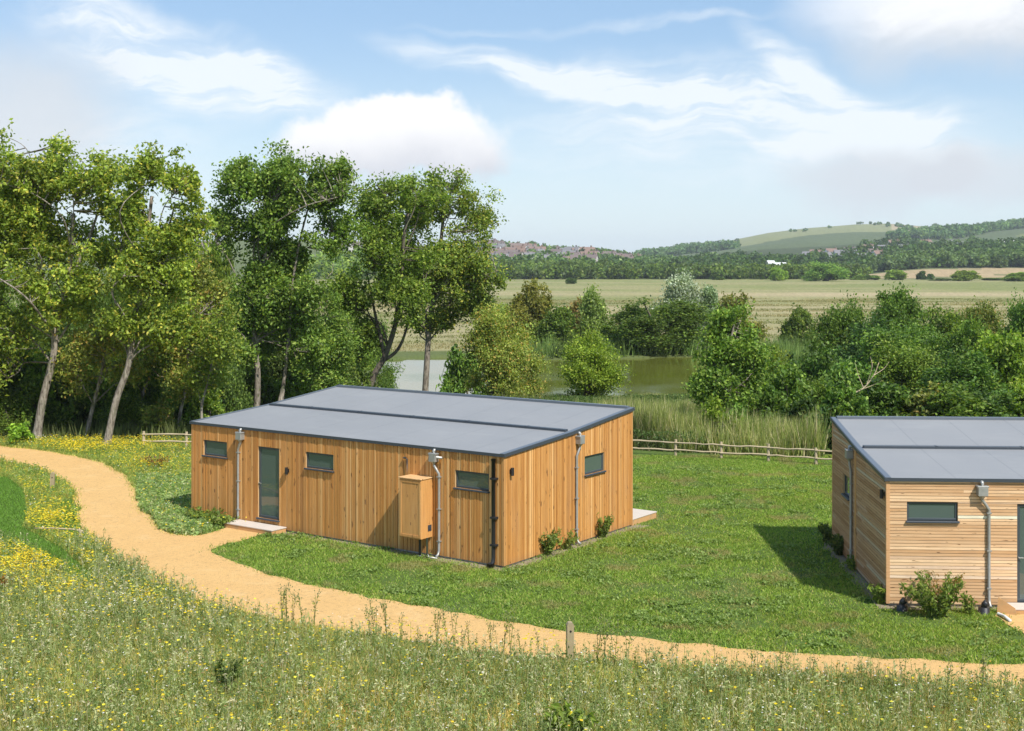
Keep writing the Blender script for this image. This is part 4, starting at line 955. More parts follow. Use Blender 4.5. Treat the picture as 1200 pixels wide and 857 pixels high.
# the dark wood under and behind the tall trees at the left
wl = ['shadowy', 'leafy', 'mid green', 'dense', 'twiggy', 'broad', 'rounded', 'tangled']
under = [(-15, 380, 60, 80, 'round0', 'dark'), (25, 400, 61, 70, 'round1', 'green'), (70, 410, 63, 70, 'round2', 'dark'), (105, 395, 64, 66, 'tall0', 'dark'), (140, 380, 66, 66, 'tall1', 'green'),
 (185, 370, 66, 64, 'round0', 'dark'), (228, 310, 70, 64, 'tall0', 'gold'), (255, 370, 66, 60, 'round1', 'dark'), (285, 395, 74, 60, 'round2', 'dark'), (320, 385, 78, 70, 'round0', 'dark'), (365, 378, 76, 64, 'round1', 'dark'),
 (400, 395, 80, 50, 'round2', 'green'), (10, 455, 59, 56, 'low0', 'green'), (60, 470, 62, 50, 'low1', 'dark'), (150, 455, 61, 56, 'low0', 'green'), (190, 468, 59, 46, 'low1', 'olive'), (245, 455, 62, 56, 'round2', 'green'), (-30, 330, 72, 90, 'tall1', 'dark'), (50, 335, 76, 80, 'round0', 'dark'), (120, 330, 78, 80, 'round1', 'green'), (190, 335, 80, 70, 'tall0', 'dark'), (270, 330, 82, 70, 'round2', 'green'),
 (345, 440, 71, 56, 'low0', 'green'), (410, 430, 73, 50, 'low1', 'dark'), (0, 300, 88, 90, 'tall0', 'green'), (90, 318, 90, 90, 'tall1', 'dark'), (160, 322, 92, 80, 'round0', 'green'), (240, 322, 95, 80, 'round1', 'dark'), (320, 340, 95, 80, 'round2', 'dark'),
 (545, 400, 88, 44, 'low1', 'green'), (150, 300, 72, 60, 'tall0', 'green'), (255, 285, 80, 50, 'tall1', 'green'), (340, 310, 86, 60, 'tall1', 'green'), (15, 340, 68, 60, 'tall0', 'green'), (205, 300, 78, 60, 'tall1', 'olive'), (275, 350, 72, 56, 'tall0', 'green'), (340, 350, 84, 76, 'round1', 'green'), (390, 340, 88, 70, 'tall0', 'green'),
 (435, 372, 90, 60, 'round2', 'green'), (110, 430, 63, 50, 'round1', 'green'), (165, 400, 64, 50, 'tall0', 'green'), (40, 440, 60, 56, 'round2', 'green'), (225, 430, 63, 50, 'round0', 'green'), (300, 430, 72, 56, 'low1', 'green'), (375, 440, 72, 56, 'low0', 'green'), (22, 492, 56, 34, 'low0', 'bright')]
where = ['at the far left edge', 'behind the tallest tree', 'right of the tallest tree trunk', 'between the leaning trunks', 'behind the second leaning tree', 'left of the lodge', 'just above the lodge roof', 'behind the twin pale stems', 'near the pond corner']
seen_ = {}
for n_, (px, top, Y, w_, kd, pal) in enumerate(under):
    t_ = {'dark': (1.25, 1.25, 1.1), 'green': (.95, 1, .9), 'olive': (.9, .95, .9), 'gold': (.8, .9, .8), 'bright': (.8, .9, .8)}[pal]
    big = top < 400
    lab = {'gold': 'pale yellow green tree filling the gap left of the twin stemmed tree', 'bright': 'bright green shrub at the wood edge beside the path at far left', 'olive': 'olive shrub at the wood edge behind the yellow flowers'}.get(pal)
    if lab is None:
        wi = where[0] if px < 0 else where[1] if px < 60 else where[2] if px < 95 else where[3] if px < 135 else where[4] if px < 180 else where[5] if px < 230 else where[6] if px < 290 else where[7] if px < 350 else where[8]
        dist = 'at the front of the wood' if Y < 64 else 'in the middle of the wood' if Y < 75 else 'deep in the wood'
        lab = f"{'dark' if pal == 'dark' else 'green'} {'understorey tree' if big else 'low shrub'} {wi}, {dist}"
    base_ = lab; seen_[base_] = seen_.get(base_, 0)+1
    if seen_[base_] > 1: lab = ['', 'narrower ', 'smaller ', 'smallest '][min(3, seen_[base_]-1)]+lab
    B('understorey_tree' if big else 'shrub', lab, px, top, Y, w_, kd, pal, t_, .18, 'tree' if big else 'shrub', 'trees and shrubs of the shady wood')

# ------------------------------------------------------------------ far field bushes
FG = 'bushes dotted along the far side of the field'
for px, top, Y, w_, kd, pal, lab in [(669, 327, 560, 11, 'round0', 'dark', 'tiny dark bush alone in the dry field'), (968, 309, 640, 44, 'round1', 'green', 'broad rounded bush at the far edge of the dry field'),
  (1131, 318, 650, 28, 'round0', 'green', 'round dark bush in front of the tan field at far right'), (1192, 320, 640, 26, 'round1', 'green', 'round bush at the right edge in front of the tan field'),
  (1080, 319, 700, 9, 'round2', 'dark', 'small dark bush left of the pair in front of the tan field'), (1090, 321, 705, 8, 'low0', 'dark', 'smaller dark bush right of the pair in front of the tan field'),
  (912, 314, 660, 22, 'round2', 'bright', 'pale green bush left of the broad rounded one'), (1103, 326, 660, 22, 'low0', 'dark', 'low dark scrub left of the round dark bush'), (1052, 318, 690, 26, 'low1', 'green', 'low scrub at the left end of the tan field'),
  (1015, 322, 690, 30, 'low0', 'green', 'low green hedge scrub right of the broad rounded bush'), (1165, 326, 670, 30, 'low1', 'green', 'low hedge scrub between the two round bushes at far right'),
  (840, 318, 690, 16, 'low1', 'green', 'little pale shrub at the foot of the far tree belt')]:
    B('bush', lab, px, top, Y, w_, kd, pal, (1.15, 1.15, 1.2), 1.0, 'bush', FG)

# houses of the town and of the village on the hill
def house_src(roofc, wallc, L_=10, W_=7.5, eh=5, rh=2.8):
    mt = [plain('house_wall', wallc, .8, 0, .1, 1), plain('house_roof', roofc, .8, 0, .15, 1), M_dark]
    a, b = L_/2, W_/2; v = [(-a, -b, -2), (a, -b, -2), (a, b, -2), (-a, b, -2), (-a, -b, eh), (a, -b, eh), (a, b, eh), (-a, b, eh), (-a, 0, eh+rh), (a, 0, eh+rh)]
    o_ = .4; v += [(-a-o_, -b-o_, eh-.3), (a+o_, -b-o_, eh-.3), (a+o_, 0, eh+rh+.1), (-a-o_, 0, eh+rh+.1), (-a-o_, b+o_, eh-.3), (a+o_, b+o_, eh-.3)]
    q = [(0, 1, 5, 4), (1, 2, 6, 5), (2, 3, 7, 6), (3, 0, 4, 7), (10, 11, 12, 13), (13, 12, 15, 14)]; mi = [0, 0, 0, 0, 1, 1]
    def bx(x0, x1, y0, y1, z0, z1, m_):
        n_ = len(v); v.extend([(x, y, z) for z in (z0, z1) for y in (y0, y1) for x in (x0, x1)])
        for f in ((0, 2, 3, 1), (4, 5, 7, 6), (0, 1, 5, 4), (2, 6, 7, 3), (0, 4, 6, 2), (1, 3, 7, 5)): q.append(tuple(n_+k for k in f)); mi.append(m_)
    bx(a*.5, a*.5+1, -.5, .5, eh+rh-.8, eh+rh+1.2, 1)
    for xx in (-a*.6, a*.35):
        for zz in (1.0, 3.2): bx(xx-.6, xx+.6, -b-.06, -b+.1, zz, zz+1.2, 2)
    tri = [(7, 4, 8), (5, 6, 9)]
    me = npmesh('house', np.array(v, float), [np.array(q), np.array(tri)], None, None, None, False, mt, mi+[0, 0]); return me
hs = [house_src((.15, .115, .105), (.52, .49, .46)), house_src((.17, .125, .11), (.34, .28, .24), 9, 7), house_src((.20, .13, .10), (.74, .71, .67), 12, 8), house_src((.17, .165, .17), (.72, .70, .68), 11, 7.5)]
used = [False]*4; HS = []
def place_house(px, Y, k, label, group, s=1.0):
    x = X_at(px, Y); z = float(ground_z(x, Y)[0]); HS.append((x, Y))
    if not used[k]: o = hs[k]; used[k] = True
    else: o = hs[k].copy(); C.objects.link(o)
    for kk in [q for q in ('label', 'category', 'group') if q in o]: del o[kk]
    o.location = (x, Y, z); o.rotation_euler = (0, 0, random.uniform(-.5, .5)); o.scale = (s, s, s); tag(o, label, 'house', group)
n_ = 0
HL = ['red roofed cream house in the far town', 'orange roofed brick house in the far town', 'brown roofed white house in the far town', 'grey roofed pale house in the far town']
for row in range(9):
    Y = 950+row*48
    px = 565+random.uniform(0, 6)
    while px < 752:
        dens = .55 if px < 640 else .4 if px < 690 else .3
        if random.random() < dens and (px < 690 or 2 < row < 8):
            k = random.choices(range(4), [.33, .15, .26, .26])[0]; place_house(px, Y+random.uniform(-14, 14), k, HL[k].replace('in the far town', ('lower down ' if row < 3 else 'halfway up ' if row < 6 else 'near the top ')+('at the left end of the far town' if px < 596 else 'left of the dark skyline tree' if px < 618 else 'beside the dark skyline tree' if px < 640 else 'in the middle of the far town' if px < 680 else 'at the right end of the far town')), 'houses of the far town', random.uniform(.95, 1.3))
        px += random.uniform(7, 12)
for px, Y in [(430, 1050), (442, 1090), (452, 1060), (462, 1120), (470, 1080), (420, 1150), (480, 1150), (405, 1100), (236, 1100), (248, 1130), (256, 1080)]:
    k = random.choice((0, 1, 2)); place_house(px, Y, k, ('distant house glimpsed left of the twin stemmed tree' if px < 300 else 'distant house glimpsed left of the forked pond tree' if px < 445 else 'distant house glimpsed behind the forked pond tree'), 'distant houses behind the tall trees')
for px, Y, k in [(948, 1260, 3), (957, 1320, 2), (966, 1230, 3), (975, 1340, 2), (985, 1280, 3), (996, 1350, 0), (1006, 1250, 3), (1016, 1400, 2), (1024, 1240, 1), (1036, 1330, 3), (1048, 1500, 2), (1060, 1300, 3), (1084, 1480, 2), (1012, 1150, 3), (1030, 1180, 2), (990, 1190, 3), (1118, 1450, 3)]:
    place_house(px, Y*.93+30, k, ('pale village house low on the hillside' if Y < 1260 else 'pale village house halfway up the hillside' if Y < 1345 else 'pale village house high on the hillside')+(', left of the others' if px < 975 else ', in the middle of the village' if px < 1025 else ', right of the others'), 'village houses on the hillside', 1.05)
# ------------------------------------------------------------------ far woods (one mass each)
def far_wood(name, label, pts, hgt, wid, leaf, per, pal, tint=(1, 1, 1)):
    hs_ = np.array(HS); dx = np.abs(pts[:, None, 0]-hs_[None, :, 0]); dy = hs_[None, :, 1]-pts[:, None, 1]
    pts = pts[~((dx < 7.5) & (dy > -8) & (dy < 20)).any(1)]
    n_ = len(pts); z = ground_z(pts[:, 0], pts[:, 1]); h_ = hgt*(.7+.6*rng.random(n_)); w_ = wid*(.7+.6*rng.random(n_))
    q = np.repeat(np.arange(n_), per); d = rng.normal(size=(len(q), 3)); d /= np.linalg.norm(d, axis=1)[:, None]; r_ = (.7+.3*rng.random(len(q)))[:, None]
    d *= r_; lump = 1+.18*np.sin(d[:, :1]*9+q[:, None])*np.cos(d[:, 2:]*7+q[:, None]*2)
    p = np.stack([pts[q, 0]+d[:, 0]*w_[q]*.5*lump[:, 0], pts[q, 1]+d[:, 1]*w_[q]*.5, z[q]+h_[q]*(.5+.5*d[:, 2]*lump[:, 0])], 1)
    v, f = leaf_quads(p, leaf, .4, .9); c = leafcols(len(p), pal, (.65+.7*rng.random(n_))[q])
    m_ = MB()
    o = npmesh(name, v, f, M_leaf, None, c); o.color = (*tint, 1); return tag(o, label, 'wood', None, 'stuff')
def scat(n_, x0, x1, y0, y1, cond=None):
    px = rng.uniform(x0, x1, n_); Y = rng.uniform(y0, y1, n_); X = X_at(px, Y)
    if cond is not None: k = cond(px, Y, X); X, Y = X[k], Y[k]
    return np.stack([X, Y], 1)
pts = scat(620, 520, 1010, 712, 840); far_wood('woods', 'belt of mixed green trees along the far edge of the field', pts, 7, 10, 1.8, 120, 'green', (.66, .66, .66))
pts = scat(170, 300, 560, 700, 900); far_wood('woods', 'tree belt glimpsed between the tall trees at the left', pts, 10, 12, 2.4, 90, 'green', (1.15, 1.1, 1.2))
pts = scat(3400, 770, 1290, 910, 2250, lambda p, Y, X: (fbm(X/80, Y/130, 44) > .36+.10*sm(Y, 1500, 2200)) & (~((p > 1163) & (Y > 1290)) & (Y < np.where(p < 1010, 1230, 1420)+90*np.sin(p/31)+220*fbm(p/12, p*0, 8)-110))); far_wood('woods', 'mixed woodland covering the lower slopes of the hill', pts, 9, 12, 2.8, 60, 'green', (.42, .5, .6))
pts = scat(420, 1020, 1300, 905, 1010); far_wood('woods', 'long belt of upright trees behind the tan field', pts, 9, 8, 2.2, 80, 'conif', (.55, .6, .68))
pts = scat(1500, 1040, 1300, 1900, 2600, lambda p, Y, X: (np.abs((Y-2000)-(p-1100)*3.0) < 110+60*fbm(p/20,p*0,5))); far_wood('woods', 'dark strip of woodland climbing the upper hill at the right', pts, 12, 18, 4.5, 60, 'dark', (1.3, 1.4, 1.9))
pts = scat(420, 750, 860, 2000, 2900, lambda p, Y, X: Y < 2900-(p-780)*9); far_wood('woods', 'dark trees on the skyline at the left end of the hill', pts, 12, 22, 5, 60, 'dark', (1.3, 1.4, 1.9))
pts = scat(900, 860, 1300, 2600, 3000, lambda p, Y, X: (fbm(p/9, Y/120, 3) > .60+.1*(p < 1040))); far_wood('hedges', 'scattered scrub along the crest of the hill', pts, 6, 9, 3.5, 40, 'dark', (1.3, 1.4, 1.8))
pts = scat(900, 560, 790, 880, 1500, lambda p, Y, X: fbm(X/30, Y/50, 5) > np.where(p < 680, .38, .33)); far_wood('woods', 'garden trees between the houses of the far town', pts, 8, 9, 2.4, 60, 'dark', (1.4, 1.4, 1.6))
Yt = 1340; xt = X_at(624, Yt); zt_ = float(ground_z(xt, Yt)[0])
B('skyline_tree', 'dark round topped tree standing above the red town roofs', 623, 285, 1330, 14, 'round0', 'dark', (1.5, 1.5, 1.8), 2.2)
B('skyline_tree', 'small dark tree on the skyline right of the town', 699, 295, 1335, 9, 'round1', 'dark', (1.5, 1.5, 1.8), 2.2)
def shed(px, Y, L_, hgt, label, mat):
    m_ = MB(); m_.box(-L_/2, L_/2, -5, 5, -2, hgt, (1, 1, 1)); r_ = empty('farm_building', (X_at(px, Y), Y, float(ground_z(X_at(px, Y), Y)[0]))); tag(r_, label, 'building')
    m_.build('wall', mat, r_); k = MB(); k.add([(-L_/2-.5, -5.5, hgt), (L_/2+.5, -5.5, hgt), (L_/2+.5, 0, hgt+2.2), (-L_/2-.5, 0, hgt+2.2), (-L_/2-.5, 5.5, hgt), (L_/2+.5, 5.5, hgt)], [(0, 1, 2, 3), (3, 2, 5, 4)]); k.build('roof', M_white, r_)
M_bright = plain('white_render', (.6, .6, .58), .7, 0, .05, 1)
shed(903, 860, 4, 8.5, 'small white building showing above the tree belt below the hill', M_bright); shed(914, 865, 7, 7.2, 'long low white building next to the small white one below the hill', M_bright)
# chalk pit: pale bare slope on the hill at the right
cx_, cy_ = X_at(1188, 1500), 1500
gxx, gyy = np.meshgrid(np.linspace(-26, 40, 30), np.linspace(-170, 150, 30)); msk = (fbm(gxx/14+3, gyy/70, 6) > .34)
xx, yy = gxx+cx_, gyy+cy_; zz = ground_z(xx.ravel(), yy.ravel())+.9; f_ = []
for a in range(29):
    for b in range(29):
        if msk[a, b] and msk[a+1, b+1]: f_.append((a*30+b, a*30+b+1, (a+1)*30+b+1, (a+1)*30+b))
tag(npmesh('chalk_pit', np.stack([xx.ravel(), yy.ravel(), zz], 1), np.array(f_), plain('bare_chalk', (.66, .62, .56), .9, 0, .15, .1)), kind='structure')

# ------------------------------------------------------------------ grasses
def to_px(x, y): return CX+F*x/y, HZ+F*H/y
foot1 = np.array([loc1(-.02, -.02), loc1(LB1+.02, -.02), loc1(LB1+.02, DB+.02), loc1(-.02, DB+.02)])
foot2 = np.array([pE+uE*a+nE*b for a, b in ((-.02, -.02), (12, -.02), (12, DB), (-.02, DB))])
def free(x, y, keep_path=True):
    k = ~inpoly(x, y, foot1) & ~inpoly(x, y, foot2)
    if keep_path: k &= ~inpoly(x, y, path_poly) & ~inpoly(x, y, p2)
    return k
lawn_left = catmull([P(a, b)[:2] for a, b in lawn_px], 8)
def is_lawn(x, y):
    px, py = to_px(x, y); lim = np.interp(px, [p[0] for p in lawn_px[3:]], [p[1] for p in lawn_px[3:]])
    k = (py < lim+2) & (px > 248) & (py > 534)
    k &= ~((px < 345) & (py < 618)); return k
def blades(x, y, z, h_, w_, col0, bend=.35, tri=True, alt=None):
    n_ = len(x); a = rng.random(n_)*2*pi; d = np.stack([np.cos(a), np.sin(a), 0*a], 1); p = np.stack([x, y, z], 1)
    b = rng.normal(size=(n_, 2))*bend; tip = p+np.stack([b[:, 0]*h_, b[:, 1]*h_, h_*np.clip(1-.3*np.hypot(b[:, 0], b[:, 1]), .3, 1)], 1)
    v = np.stack([p-d*(w_/2)[:, None], p+d*(w_/2)[:, None], tip], 1).reshape(-1, 3)
    return v, np.arange(n_*3).reshape(-1, 3), np.repeat(col0, 3, 0)
def scatter_ground(n_, pymin, pymax, pxmin=-80, pxmax=1290):
    """even over the ground seen between two rows of the photograph, a margin to each side"""
    Y0, Y1 = F*H/(pymax-HZ), F*H/(pymin-HZ)
    Y = np.sqrt(rng.uniform(Y0**2, Y1**2, n_)); px = rng.uniform(pxmin, pxmax, n_); return X_at(px, Y), Y
PB = 1.55
def pal_pick(n_, cols, w_):
    c = np.minimum(np.array(cols)*PB, .86)[rng.choice(len(cols), n_, p=np.array(w_)/sum(w_))]; return c*(.75+.5*rng.random((n_, 1)))
# lawn
x, y = scatter_ground(900000, 528, 792, 150, 1290); k = is_lawn(x, y) & free(x+rng.normal(size=len(x))*.13, y+rng.normal(size=len(x))*.13); x, y = x[k], y[k]
g_ = np.array([1.035, 1.06]); c1 = foot1.mean(0); c2 = foot2.mean(0); nearw = inpoly(x, y, (foot1-c1)*g_+c1) | inpoly(x, y, (foot2-c2)*g_+c2)
k = ~nearw | (rng.random(len(x)) < .35); x, y = x[k], y[k]
pt = fbm(x/1.3, y/1.3, 2); pt2 = fbm(x/4, y/4, 14)
k = rng.random(len(x)) < .35+1.1*sm(pt, .3, .65); x, y, pt, pt2 = x[k], y[k], pt[k], pt2[k]
hgt = (.035+.05*rng.random(len(x)))*(.6+.9*pt); c = pal_pick(len(x), [(.135, .21, .03), (.19, .275, .045), (.09, .145, .024), (.31, .31, .10)], [4, 4, 2, 1.2])
dry = sm(fbm(x/.9+9, y/.9, 24), .56, .72)[:, None]; c = c*(1-dry*.6)+np.array([.36, .29, .14])*dry*.6; c = c*(.84+.34*fbm(x/1.9, y/1.9, 303)[:, None])*np.array([.99, .97, 1.0]); yl = sm(fbm(x/3.3, y/3.3, 304), .45, .65)[:, None]; c = c*(1-.25*yl)+c*np.array([1.3, 1.08, .9])*.25*yl
v, f, cc = blades(x, y, np.zeros(len(x)), hgt, np.full(len(x), .022)+.012*rng.random(len(x)), c, .7)
tag(npmesh('grass', v, f, M_grass, None, cc), 'short mown lawn grass around the two lodges', 'grass', None, 'stuff'); print('lawn', len(x))
# low broadleaf weeds in the lawn
x, y = scatter_ground(60000, 545, 790, 250, 1290); k = is_lawn(x, y) & free(x, y) & (fbm(x/.7, y/.7, 77) > .66); x, y = x[k], y[k]
q = np.repeat(np.arange(len(x)), 5); p = np.stack([x[q]+rng.normal(size=len(q))*.06, y[q]+rng.normal(size=len(q))*.06, .03+.05*rng.random(len(q))], 1)
v, f = leaf_quads(p, .07, 1.2, .7); cc = np.repeat(pal_pick(len(q), [(.11, .165, .036), (.15, .21, .05), (.20, .25, .08)], [3, 3, 1]), 4, 0)
tag(npmesh('clover', v, f, M_leaf, None, cc), 'patches of broad leaved clover in the lawn', 'clover', None, 'stuff')
# meadow: everything else on this side of the wood
def flower_density(x, y):
    px, py = to_px(x, y); d = np.zeros(len(x))
    for cx0, cy0, rx, ry, a in [(55, 612, 45, 16, 1), (40, 665, 70, 26, 1.1), (70, 700, 60, 16, .6), (110, 525, 90, 10, 1.0), (165, 545, 35, 10, .7), (30, 575, 25, 8, .5), (100, 640, 40, 14, .5), (200, 545, 25, 12, .4), (185, 715, 60, 14, .4), (250, 735, 50, 12, .3), (140, 530, 60, 8, .6), (480, 760, 90, 12, .25), (640, 775, 60, 8, .3), (60, 845, 60, 12, .2), (320, 730, 30, 8, .2)]:
        d = np.maximum(d, a*np.exp(-((px-cx0)/rx)**2-((py-cy0)/ry)**2))
    return d
green_strip = [(-60, 556), (10, 560), (28, 575), (32, 600), (26, 618), (45, 628), (75, 645), (105, 672), (120, 690), (90, 678), (60, 662), (20, 642), (-60, 632)]
inner_edge = [(88, 585), (70, 590), (72, 620), (95, 640), (130, 665), (170, 690), (215, 706), (215, 697), (165, 674), (128, 651), (102, 627), (91, 605)]
x, y = scatter_ground(1250000, 516, 900, -80, 1290); k = ~is_lawn(x, y) & free(x+rng.normal(size=len(x))*.13, y+rng.normal(size=len(x))*.13); px, py = to_px(x, y)
k &= ~((px > 740) & (py < 700)) & ~((px > 230) & (px < 760) & (py < 600)); x, y, px, py = x[k], y[k], px[k], py[k]
g1 = inpoly(px, py, green_strip) | inpoly(px, py, inner_edge); fd = flower_density(x, y); tall = fbm(x/1.6, y/1.6, 90); nearb = sm(py, 640, 760)
edge = np.clip((F*H/(np.interp(px, [p[0] for p in near_px[::-1]], [p[1] for p in near_px[::-1]])-HZ)-y)/1.2, 0, 1)
left = px < 240; edge = np.where(left & (py < 700), 1, edge); edge = np.maximum(edge, sm(px, 600, 850))
hgt = (.05+.16*tall+.10*rng.random(len(x)))*(.6+1.0*nearb)*(.35+.65*edge); hgt = hgt*(1-.5*np.clip(fd, 0, 1)); hgt = hgt*(.7+.65*fbm(x/2.4, y/2.4, 305)); nl_ = np.interp(px, [p[0] for p in near_px[::-1]], [p[1] for p in near_px[::-1]]); hgt = np.where((px > 245) & (py < nl_-8), np.minimum(hgt, .07), hgt); hgt = np.where(g1, .05+.05*rng.random(len(x)), hgt)
PB = 1.9
c = pal_pick(len(x), [(.17, .20, .05), (.23, .25, .07), (.10, .13, .038), (.35, .32, .14), (.42, .36, .19), (.28, .25, .15), (.24, .16, .08)], [5, 4, 4, 3, 2.2, 1.6, 1.2])
lf = ((1-nearb)*(px < 420))[:, None]; c = c*(1-.35*lf)+c*np.array([.8, 1.05, .45])*.35*lf
pn = fbm(x/1.7, y/1.7, 301)[:, None]; pn2 = sm(fbm(x/3.1, y/3.1, 302), .5, .7)[:, None]; c = c*(.66+.65*pn)*np.array([1.04, 1, .85]); c = c*(1-.35*pn2)+c*np.array([1.25, .95, .8])*.35*pn2
c = np.where(g1[:, None], pal_pick(len(x), [(.08, .15, .022), (.11, .20, .03), (.06, .11, .02)], [3, 3, 2]), c)
v, f, cc = blades(x, y, np.zeros(len(x)), hgt, .012+.014*rng.random(len(x)), c, .5)
tag(npmesh('meadow_grass', v, f, M_grass, None, cc), 'rough flowery meadow grass on the near side of the sand path', 'grass', None, 'stuff'); print('meadow', len(x))
# meadow herbs: leafy stems
def herbs(n_, pymin, pymax, pxmin, pxmax, hlo, hhi, lsize, cols, wts, name, label, cond=None, per=9, stalk=True):
    x, y = scatter_ground(n_, pymin, pymax, pxmin, pxmax); k = ~is_lawn(x, y) & free(x, y)
    px, py = to_px(x, y); k &= ~((px > 740) & (py < 700)) & ~((px > 272) & (px < 760) & (py < 600)) & ~inpoly(px, py, green_strip)
    if cond is not None: k &= cond(x, y, px, py)
    x, y = x[k], y[k]; n_ = len(x); h_ = rng.uniform(hlo, hhi, n_); lean = rng.normal(size=(n_, 2))*.12
    q = np.repeat(np.arange(n_), per); t = .15+.85*rng.random(len(q)); r_ = (.02+.09*(1-t)*h_[q]/.4)
    a = rng.random(len(q))*2*pi; p = np.stack([x[q]+lean[q, 0]*t*h_[q]+np.cos(a)*r_, y[q]+lean[q, 1]*t*h_[q]+np.sin(a)*r_, t*h_[q]], 1)
    v, f = leaf_quads(p, lsize, .3, .38); base = pal_pick(n_, cols, wts); cc = np.repeat(base[q]*(.75+.5*rng.random((len(q), 1))), 4, 0)
    sv = np.stack([np.stack([x-.004, y, 0*x], 1), np.stack([x+.004, y, 0*x], 1), np.stack([x+lean[:, 0]*h_+.003, y+lean[:, 1]*h_, h_], 1), np.stack([x+lean[:, 0]*h_-.003, y+lean[:, 1]*h_, h_], 1)], 1).reshape(-1, 3)
    sf = np.arange(n_*4).reshape(-1, 4)+len(v); sc_c = np.repeat(base*.9, 4, 0)
    o = npmesh(name, np.vstack([v, sv]), np.vstack([f, sf]), M_leaf, None, np.vstack([cc, sc_c])); tag(o, label, 'plants', None, 'stuff'); return x, y, h_
def hc(x, y, px, py):
    e = np.interp(px, [p[0] for p in near_px[::-1]], [p[1] for p in near_px[::-1]]); return ((px < 230) | (py > e+8-7*sm(px, 500, 800))) & (rng.random(len(x)) > .8*flower_density(x, y))
herbs(30000, 640, 900, -80, 1290, .22, .58, .07, [(.13, .165, .05), (.19, .215, .09), (.27, .275, .16), (.09, .125, .04), (.33, .30, .2)], [4, 4, 2.5, 4, 1.2], 'meadow_herbs', 'leafy grey green herbs among the meadow grass', hc)
herbs(9000, 516, 660, -80, 280, .10, .28, .07, [(.13, .19, .04), (.18, .22, .06), (.10, .16, .035)], [4, 3, 3], 'meadow_herbs', 'low leafy herbs beside the left path bend', None, 7)
herbs(9000, 560, 632, 160, 275, .08, .2, .12, [(.13, .19, .06), (.20, .25, .10), (.28, .29, .15)], [4, 3, 1], 'meadow_herbs', 'broad leaved weeds between the path and the lodge step', None, 7)
PB = 1.15
# flowers
def flowers(n_, cols, wts, size, dens, zlo, zhi, name, label, pymin=516, pymax=900):
    x, y = scatter_ground(n_, pymin, pymax, -80, 1290); k = ~is_lawn(x, y) & free(x, y); x, y = x[k], y[k]; px, py = to_px(x, y)
    k = (rng.random(len(x)) < dens(x, y, px, py)) & ~inpoly(px, py, green_strip) & ~((px > 740) & (py < 700)) & ~((px > 230) & (px < 760) & (py < 600)); x, y, px, py = x[k], y[k], px[k], py[k]
    z = rng.uniform(zlo, zhi, len(x))*(1.0+.9*sm(py, 640, 760)); v, f = leaf_quads(np.stack([x, y, z], 1), size, 2.5, .95)
    # tilt towards lying flat
    v4 = v.reshape(-1, 4, 3); cz = v4[:, :, 2].mean(1, keepdims=True); v4[:, :, 2] = cz+(v4[:, :, 2]-cz)*.45
    tag(npmesh(name, v4.reshape(-1, 3), f, M_leaf, None, np.repeat(pal_pick(len(x), cols, wts), 4, 0)), label, 'flowers', None, 'stuff'); print(name, len(x))
flowers(620000, [(.80, .56, .02), (.85, .66, .06), (.72, .50, .03)], [3, 2, 1], .06, lambda x, y, px, py: (.62*(py < 570)+.85*(py >= 570))*flower_density(x, y)**1.4*sm(fbm(x/.6, y/.6, 31), .25, .55)+.012+.02*(px < 400), .16, .30, 'yellow_flowers', 'yellow meadow flowers in drifts beside the path')
flowers(160000, [(.80, .80, .76), (.7, .66, .68)], [3, 1], .04, lambda x, y, px, py: .035+.10*(fbm(x/1.1, y/1.1, 52) > .66), .15, .33, 'white_flowers', 'small white flowers sprinkled in the meadow')
flowers(90000, [(.62, .30, .05), (.40, .22, .10)], [1, 2], .04, lambda x, y, px, py: .05+.15*(fbm(x/1.5, y/1.5, 152) > .66), .15, .4, 'seed_heads', 'rusty brown seed heads sprinkled in the meadow')

PB = 1.5
# reeds between fence and pond, round the pond
def reeds(n_, cond, hlo, hhi, name, label, cols, wts, xr=(-60, 60), yr=(57, 150), wid=.035):
    x = rng.uniform(*xr, n_); y = rng.uniform(*yr, n_); k = cond(x, y); x, y = x[k], y[k]; z = ground_z(x, y); cl = fbm(x/3, y/3, 61)
    k = (cl > .25) & (fbm(x/1.1, y/1.1, 62) > .42); x, y, z, cl = x[k], y[k], z[k], cl[k]; hue = sm(fbm(x/4.5, y/4.5, 63), .38, .62)[:, None]
    h_ = rng.uniform(hlo, hhi, len(x))*(.35+1.2*sm(cl, .2, .8))*(1-.70*sm(y, 58, 78)*(y < 93)); v, f, cc = blades(x, y, z-.05, h_, (wid*1.5 if hhi < 1.6 else wid)*(.7+.8*rng.random(len(x))), pal_pick(len(x), cols, wts)*(.42+.58*hue)*np.array([1, 1, 1])+hue*np.array([.07, .035, .02])*(.6 if hhi < 1.6 else 0), .2)
    tag(npmesh(name, v, f, M_grass, None, cc), label, 'reeds', None, 'stuff'); print(name, len(x))
RC = [(.17, .22, .06), (.23, .27, .085), (.10, .15, .04), (.36, .33, .18), (.45, .40, .26)]
def rc1(x, y):
    px = CX+F*x/y; d = pond_dist(x, y); return (y > np.interp(px, [p[0] for p in fb], [F*H/(p[1]-HZ) for p in fb])+1.0) & (d > -.8) & (y < 92) & (px > 540) & (px < 965)
reeds(430000, rc1, .7, 1.4, 'reeds', 'tall pale green reeds between the rail fence and the pond', RC, [4, 4, 3, 2, 1], (-6, 26), (52, 93))
reeds(60000, lambda x, y: (pond_dist(x, y) > 0) & (pond_dist(x, y) < 7) & (y > 100) & (CX+F*x/y > 560), 1.0, 1.9, 'reeds', 'fresh green reeds along the far bank of the pond', [(.15, .22, .06), (.20, .27, .09), (.11, .17, .045)], [3, 3, 2], (-12, 34), (100, 140), .07)
